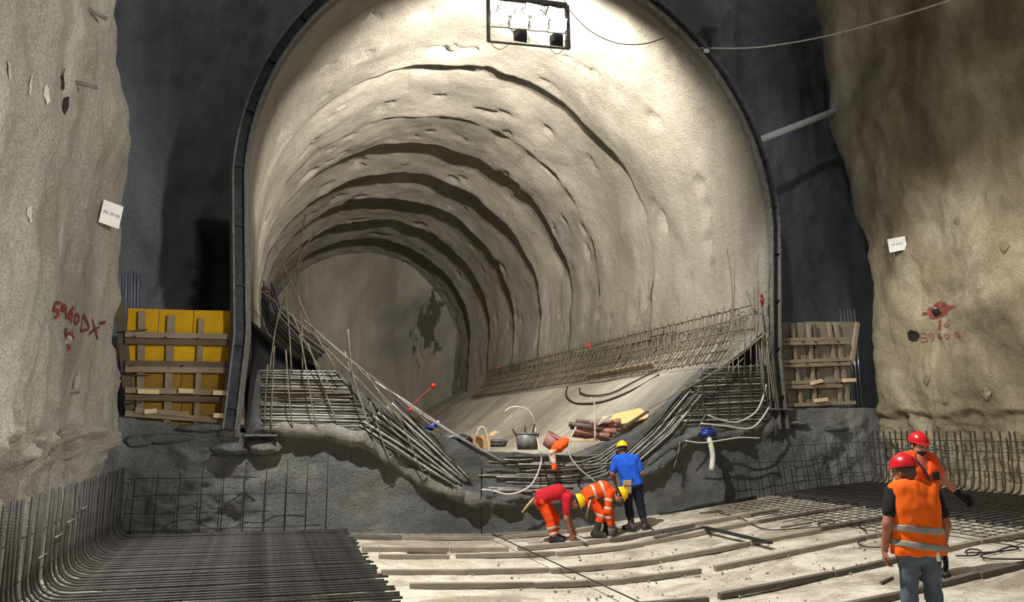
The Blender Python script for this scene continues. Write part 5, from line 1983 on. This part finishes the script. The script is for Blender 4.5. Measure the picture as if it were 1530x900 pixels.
    if 'vest' in wear:
        def vest_field(g):
            F = Field(lo, hi, h)
            torso(F, (.040 + g) * s, .07)
            F.cone(J['hipL'] + lat * .0 - spine * .05 * s, J['hipR'] - spine * .05 * s, (.125 + g) * s, (.125 + g) * s, .06)
            for sg in (-1, 1):
                F.cone(J['pelvis'] + lat * sg * .09 * s - spine * .05 * s, J['chest'] + lat * sg * .09 * s, (.115 + g) * s, (.115 + g) * s, .06)
            return F
        F = vest_field(0)
        F.cut(J['pelvis'] - spine * wear.get('vest_hem', .1) * s, -spine)
        for q, sg in (('L', -1), ('R', 1)):                              # arm holes
            a = J['sh' + q]
            F.cut(a + lat * sg * .045 * s, lat * sg)
        F.cone(J['neck'] + hf * .01, J['neck'] + spine * .14 * s, .072 * s, .085 * s, .01, True)
        if wear.get('open'):
            fr_ = wear['open']
            F.cone(J['neck'] + np.array(fr_) * .12 * s, J['chest'] + np.array(fr_) * .19 * s - spine * .10 * s, .085 * s, .012 * s, .01, True)
        F.wrinkle(.013 * s, 10, 821)
        vs = link('vest', F.mesh(), M[wear['vest']], t)
        for (f0, tilt, mt) in wear.get('vest_bands', ()):
            F = vest_field(.010)
            c = J['pelvis'] + spine * f0 * s
            dn = unit(spine + lat * tilt)
            F.cut(c + dn * .027 * s, dn)
            F.cut(c - dn * .027 * s, -dn)
            for q, sg in (('L', -1), ('R', 1)):
                F.cut(J['sh' + q] + lat * sg * .052 * s, lat * sg)
            F.wrinkle(.013 * s, 10, 821)
            link('reflective_band', F.mesh(), M[mt], vs)
    for q in wear.get('gloves', ''):
        F = Field(J['wr' + q] - .28, J['wr' + q] + .28, h * .8)
        hand(F, q, hand_l if q == 'L' else hand_r, .005)
        F.cone(J['wr' + q], J['wr' + q] + unit(J['el' + q] - J['wr' + q]) * .05 * s, .036 * s, .042 * s, .01)
        link('glove', F.mesh(), M[wear['glove_mat']], t)
    return t, J, (hf, hu, hr)


def stand(px, py):
    p = floor_pt(px, py)
    return p


# -- nearest worker, seen from behind
base = stand(1386, 974)
t, J, hd = person('worker from behind in orange vest, black sleeves, grey jeans and red helmet', base, dict(
    hipL=(-.09, 0, .86), knL=(-.105, .03, .46), anL=(-.14, -.02, .085), toeL=(-.16, .14, .05), hipR=(.09, 0, .86), knR=(.115, .03, .46), anR=(.15, .03, .085), toeR=(.20, .18, .05),
    pelvis=(-.005, 0, .93), chest=(-.01, .01, 1.24), neck=(-.02, .02, 1.43), head=(-.035, .06, 1.565), shL=(-.19, .0, 1.375), elL=(-.275, -.03, 1.10), wrL=(-.285, .05, .86), shR=(.175, .0, 1.375), elR=(.255, -.02, 1.09), wrR=(.255, .06, .85)),
    (-.45, .88, -.12), (-.05, .1, 1), dict(helmet='helmet_red', trousers='jeans', shirt='black_tee', sleeve=.62, vest='hivis', vest_hem=.10, vest_bands=((.125, .10, 'stripe'), (-.015, .14, 'stripe')), hair='hair_grey', skin='skin_dark', gloves='R', glove_mat='glove_black', boot='boot', trouser_g=.012),
    1.0, ((-.02, .1, -1), (1, -.2, 0), .9), ((.25, .1, -1), (-1, .3, 0), .3), 0.0095)
tg_ = link('white_tag', box((0.085, -0.155, .835), (.017, 0, 0), (0, .006, 0), (-.006, 0, .04), .003), M['paper'], t)

# -- second red helmet, facing the camera
base = stand(1386, 864)
t, J, hd = person('bearded worker facing the camera in open orange vest and red helmet', base, dict(
    hipL=(-.09, 0, .86), knL=(-.10, -.02, .46), anL=(-.11, .02, .085), toeL=(-.13, -.13, .05), hipR=(.09, 0, .86), knR=(.11, -.03, .46), anR=(.12, .03, .085), toeR=(.16, -.12, .05),
    pelvis=(.0, 0, .93), chest=(.0, -.01, 1.24), neck=(.0, -.02, 1.42), head=(.01, -.05, 1.55), shL=(-.19, .0, 1.36), elL=(-.265, .02, 1.08), wrL=(-.26, -.05, .84), shR=(.19, .0, 1.36), elR=(.33, .03, 1.13), wrR=(.46, -.04, .95)),
    (.25, -.92, -.25), (0, -.15, 1), dict(helmet='helmet_red', trousers='jeans', shirt='salmon_tee', sleeve=.6, vest='hivis_red', vest_hem=.12, vest_bands=((.05, 0, 'stripe'),), open=(0.1, -1, 0), beard=True, skin='skin', boot='boot', gloves='R', glove_mat='glove_black'),
    1.0, None, ((.7, -.2, -.6), (-.3, -.6, -.3), .8), 0.0105)
link('shoulder_strap', tube(smooth_path([(-.10, -.14, 1.40), (-.02, -.185, 1.25), (.07, -.19, 1.05), (.12, -.18, .93)], 5), .014, 6), M['black_bag'], t)
link('chest_pocket', box((.125, -.165, 1.19), (.045, .012, .004), (0, .01, 0), (0, 0, .05), .004), M['black_bag'], t)

# -- blue shirt, standing with his back turned
base = stand(952, 794)
t, J, hd = person('worker from behind in blue shirt, navy trousers and yellow helmet', base, dict(
    hipL=(-.16, 0, .83), knL=(-.14, .05, .45), anL=(-.10, -.02, .085), toeL=(-.22, .09, .05), hipR=(.02, .02, .83), knR=(.08, .06, .45), anR=(.16, .05, .085), toeR=(.24, .18, .05),
    pelvis=(-.075, .01, .90), chest=(-.16, .03, 1.18), neck=(-.20, .05, 1.35), head=(-.225, .08, 1.475), shL=(-.36, .02, 1.29), elL=(-.43, .02, 1.03), wrL=(-.36, .16, .85), shR=(.02, .04, 1.30), elR=(.115, .02, 1.05), wrR=(.06, .16, .87)),
    (-.15, .95, -.25), (0, .2, 1), dict(helmet='helmet_yellow', trousers='navy', shirt='blue_tee', sleeve=.75, hem=.10, skin='skin_dark', boot='boot_rubber', boot_to=.72, trouser_to=.5), 1.0)
pt = link('tool_pouch', box((-.18, -.125, .80), (.085, .01, 0), (0, .035, 0), (.01, 0, .12), .02), M['leather'], t)
link('pouch_flap', box((-.18, -.168, .87), (.075, .008, 0), (0, .008, 0), (0, 0, .04), .006), M['leather'], pt)

# -- red shirt, bending to the right
base = stand(829, 812)
t, J, hd = person('bending worker in red shirt, orange trousers and yellow helmet', base, dict(
    hipL=(-.25, -.09, .74), knL=(-.10, -.08, .42), anL=(-.02, -.07, .09), toeL=(.13, -.10, .05), hipR=(-.23, .10, .74), knR=(.02, .16, .42), anR=(.02, .2, .09), toeR=(.17, .22, .05),
    pelvis=(-.23, .0, .80), chest=(.06, .0, .88), neck=(.26, .0, .81), head=(.385, .02, .70), shL=(.20, -.17, .77), elL=(.19, -.20, .44), wrL=(.28, -.17, .17), shR=(.20, .17, .77), elR=(.24, .20, .46), wrR=(.34, .12, .2)),
    (.35, -.15, -.9), (.9, 0, .4), dict(helmet='helmet_yellow', trousers='hivis_red', shirt='red_tee', sleeve=.7, hem=.12, skin='skin_dark', boot='boot', leg_bands=(('L', .45, 'stripe_pale'), ('L', .75, 'stripe_pale'), ('R', .45, 'stripe_pale'), ('R', .75, 'stripe_pale'))), 1.0,
    ((.25, .0, -1), (0, 1, 0), .8), ((.1, -.1, -1), (0, -1, 0), .8))
hm = thing('hammer', 'wooden-handled hammer hanging from belt of the red-shirted worker', 'hammer', tuple(base + RV * -.36 + np.array([0, 0, .78])), -PSI)
link('handle', tube([(0, -.12, .02), (-.22, -.16, -.24)], .018, 8), M['handle_wood'], hm)
link('hammer_head', box((.01, -.115, .03), (.05, 0, .05), (0, .02, 0), (-.02, 0, .02), .005), M['steel_dark'], hm)

# -- orange jacket, crouching over
base = stand(898, 803)
t, J, hd = person('crouching worker in orange jacket with grey bands and yellow helmet', base, dict(
    hipL=(-.22, -.09, .70), knL=(.0, -.10, .42), anL=(-.10, -.08, .09), toeL=(.05, -.11, .05), hipR=(-.20, .10, .70), knR=(.10, .14, .40), anR=(.14, .2, .09), toeR=(.29, .22, .05),
    pelvis=(-.21, .0, .77), chest=(.05, .0, .86), neck=(.22, .0, .80), head=(.345, .0, .74), shL=(.14, -.17, .77), elL=(.10, -.21, .48), wrL=(.15, -.16, .21), shR=(.15, .17, .77), elR=(.20, .2, .46), wrR=(.24, .12, .18)),
    (.40, -.1, -.9), (.9, 0, .4), dict(helmet='helmet_yellow', trousers='hivis_red', trouser_to=.35, shirt='hivis_red', sleeve=1.0, sleeve_fore=.85, hem=.14, skin='skin', boot='boot_rubber', boot_to=.78, gloves='LR', glove_mat='glove_grey',
                                      arm_bands=(('L', .35, 'stripe_pale'), ('L', .85, 'stripe_pale'), ('L', 1.4, 'stripe_pale')), shirt_bands=((.35, 'stripe_pale'), (.95, 'stripe_pale')), leg_bands=(('L', .1, 'stripe_pale'),)), 1.0,
    ((.1, .0, -1), (0, 1, 0), .8), ((.1, -.1, -1), (0, -1, 0), .8))
hm = thing('hammer', 'wooden-handled hammer hanging from belt of the crouching worker', 'hammer', tuple(base + RV * -.2 + np.array([0, 0, .62])), -PSI)
link('handle', tube([(.0, -.22, .08), (-.09, -.24, -.24)], .018, 8), M['handle_wood'], hm)
link('hammer_head', box((.005, -.22, .09), (.05, 0, .02), (0, .02, 0), (-.01, 0, .02), .005), M['steel_dark'], hm)


# ------------------------------------------------------------------ rags caught at the end of the left wall
p = on_y(172, 562, FRONT - 0.05)
tag(link('rag', lump_mesh(0.09, 41, (.7, .7, 2.0), .5), M['blue_plastic'], None, tuple(p)), 'dark blue rag hanging at the end of the left wall by the formwork', 'rag')
p = on_y(170, 573, FRONT - 0.2)
rg = thing('tape_scrap', 'scrap of red and white tape tied at the end of the left wall', 'tape', tuple(p))
link('red_piece', plank_between((-.08, 0, .02), (.07, 0, -.03), .05, .01), M['red_plastic'], rg)
link('white_piece', plank_between((-.03, -.01, -.02), (.10, -.01, .04), .03, .01), M['paper'], rg)
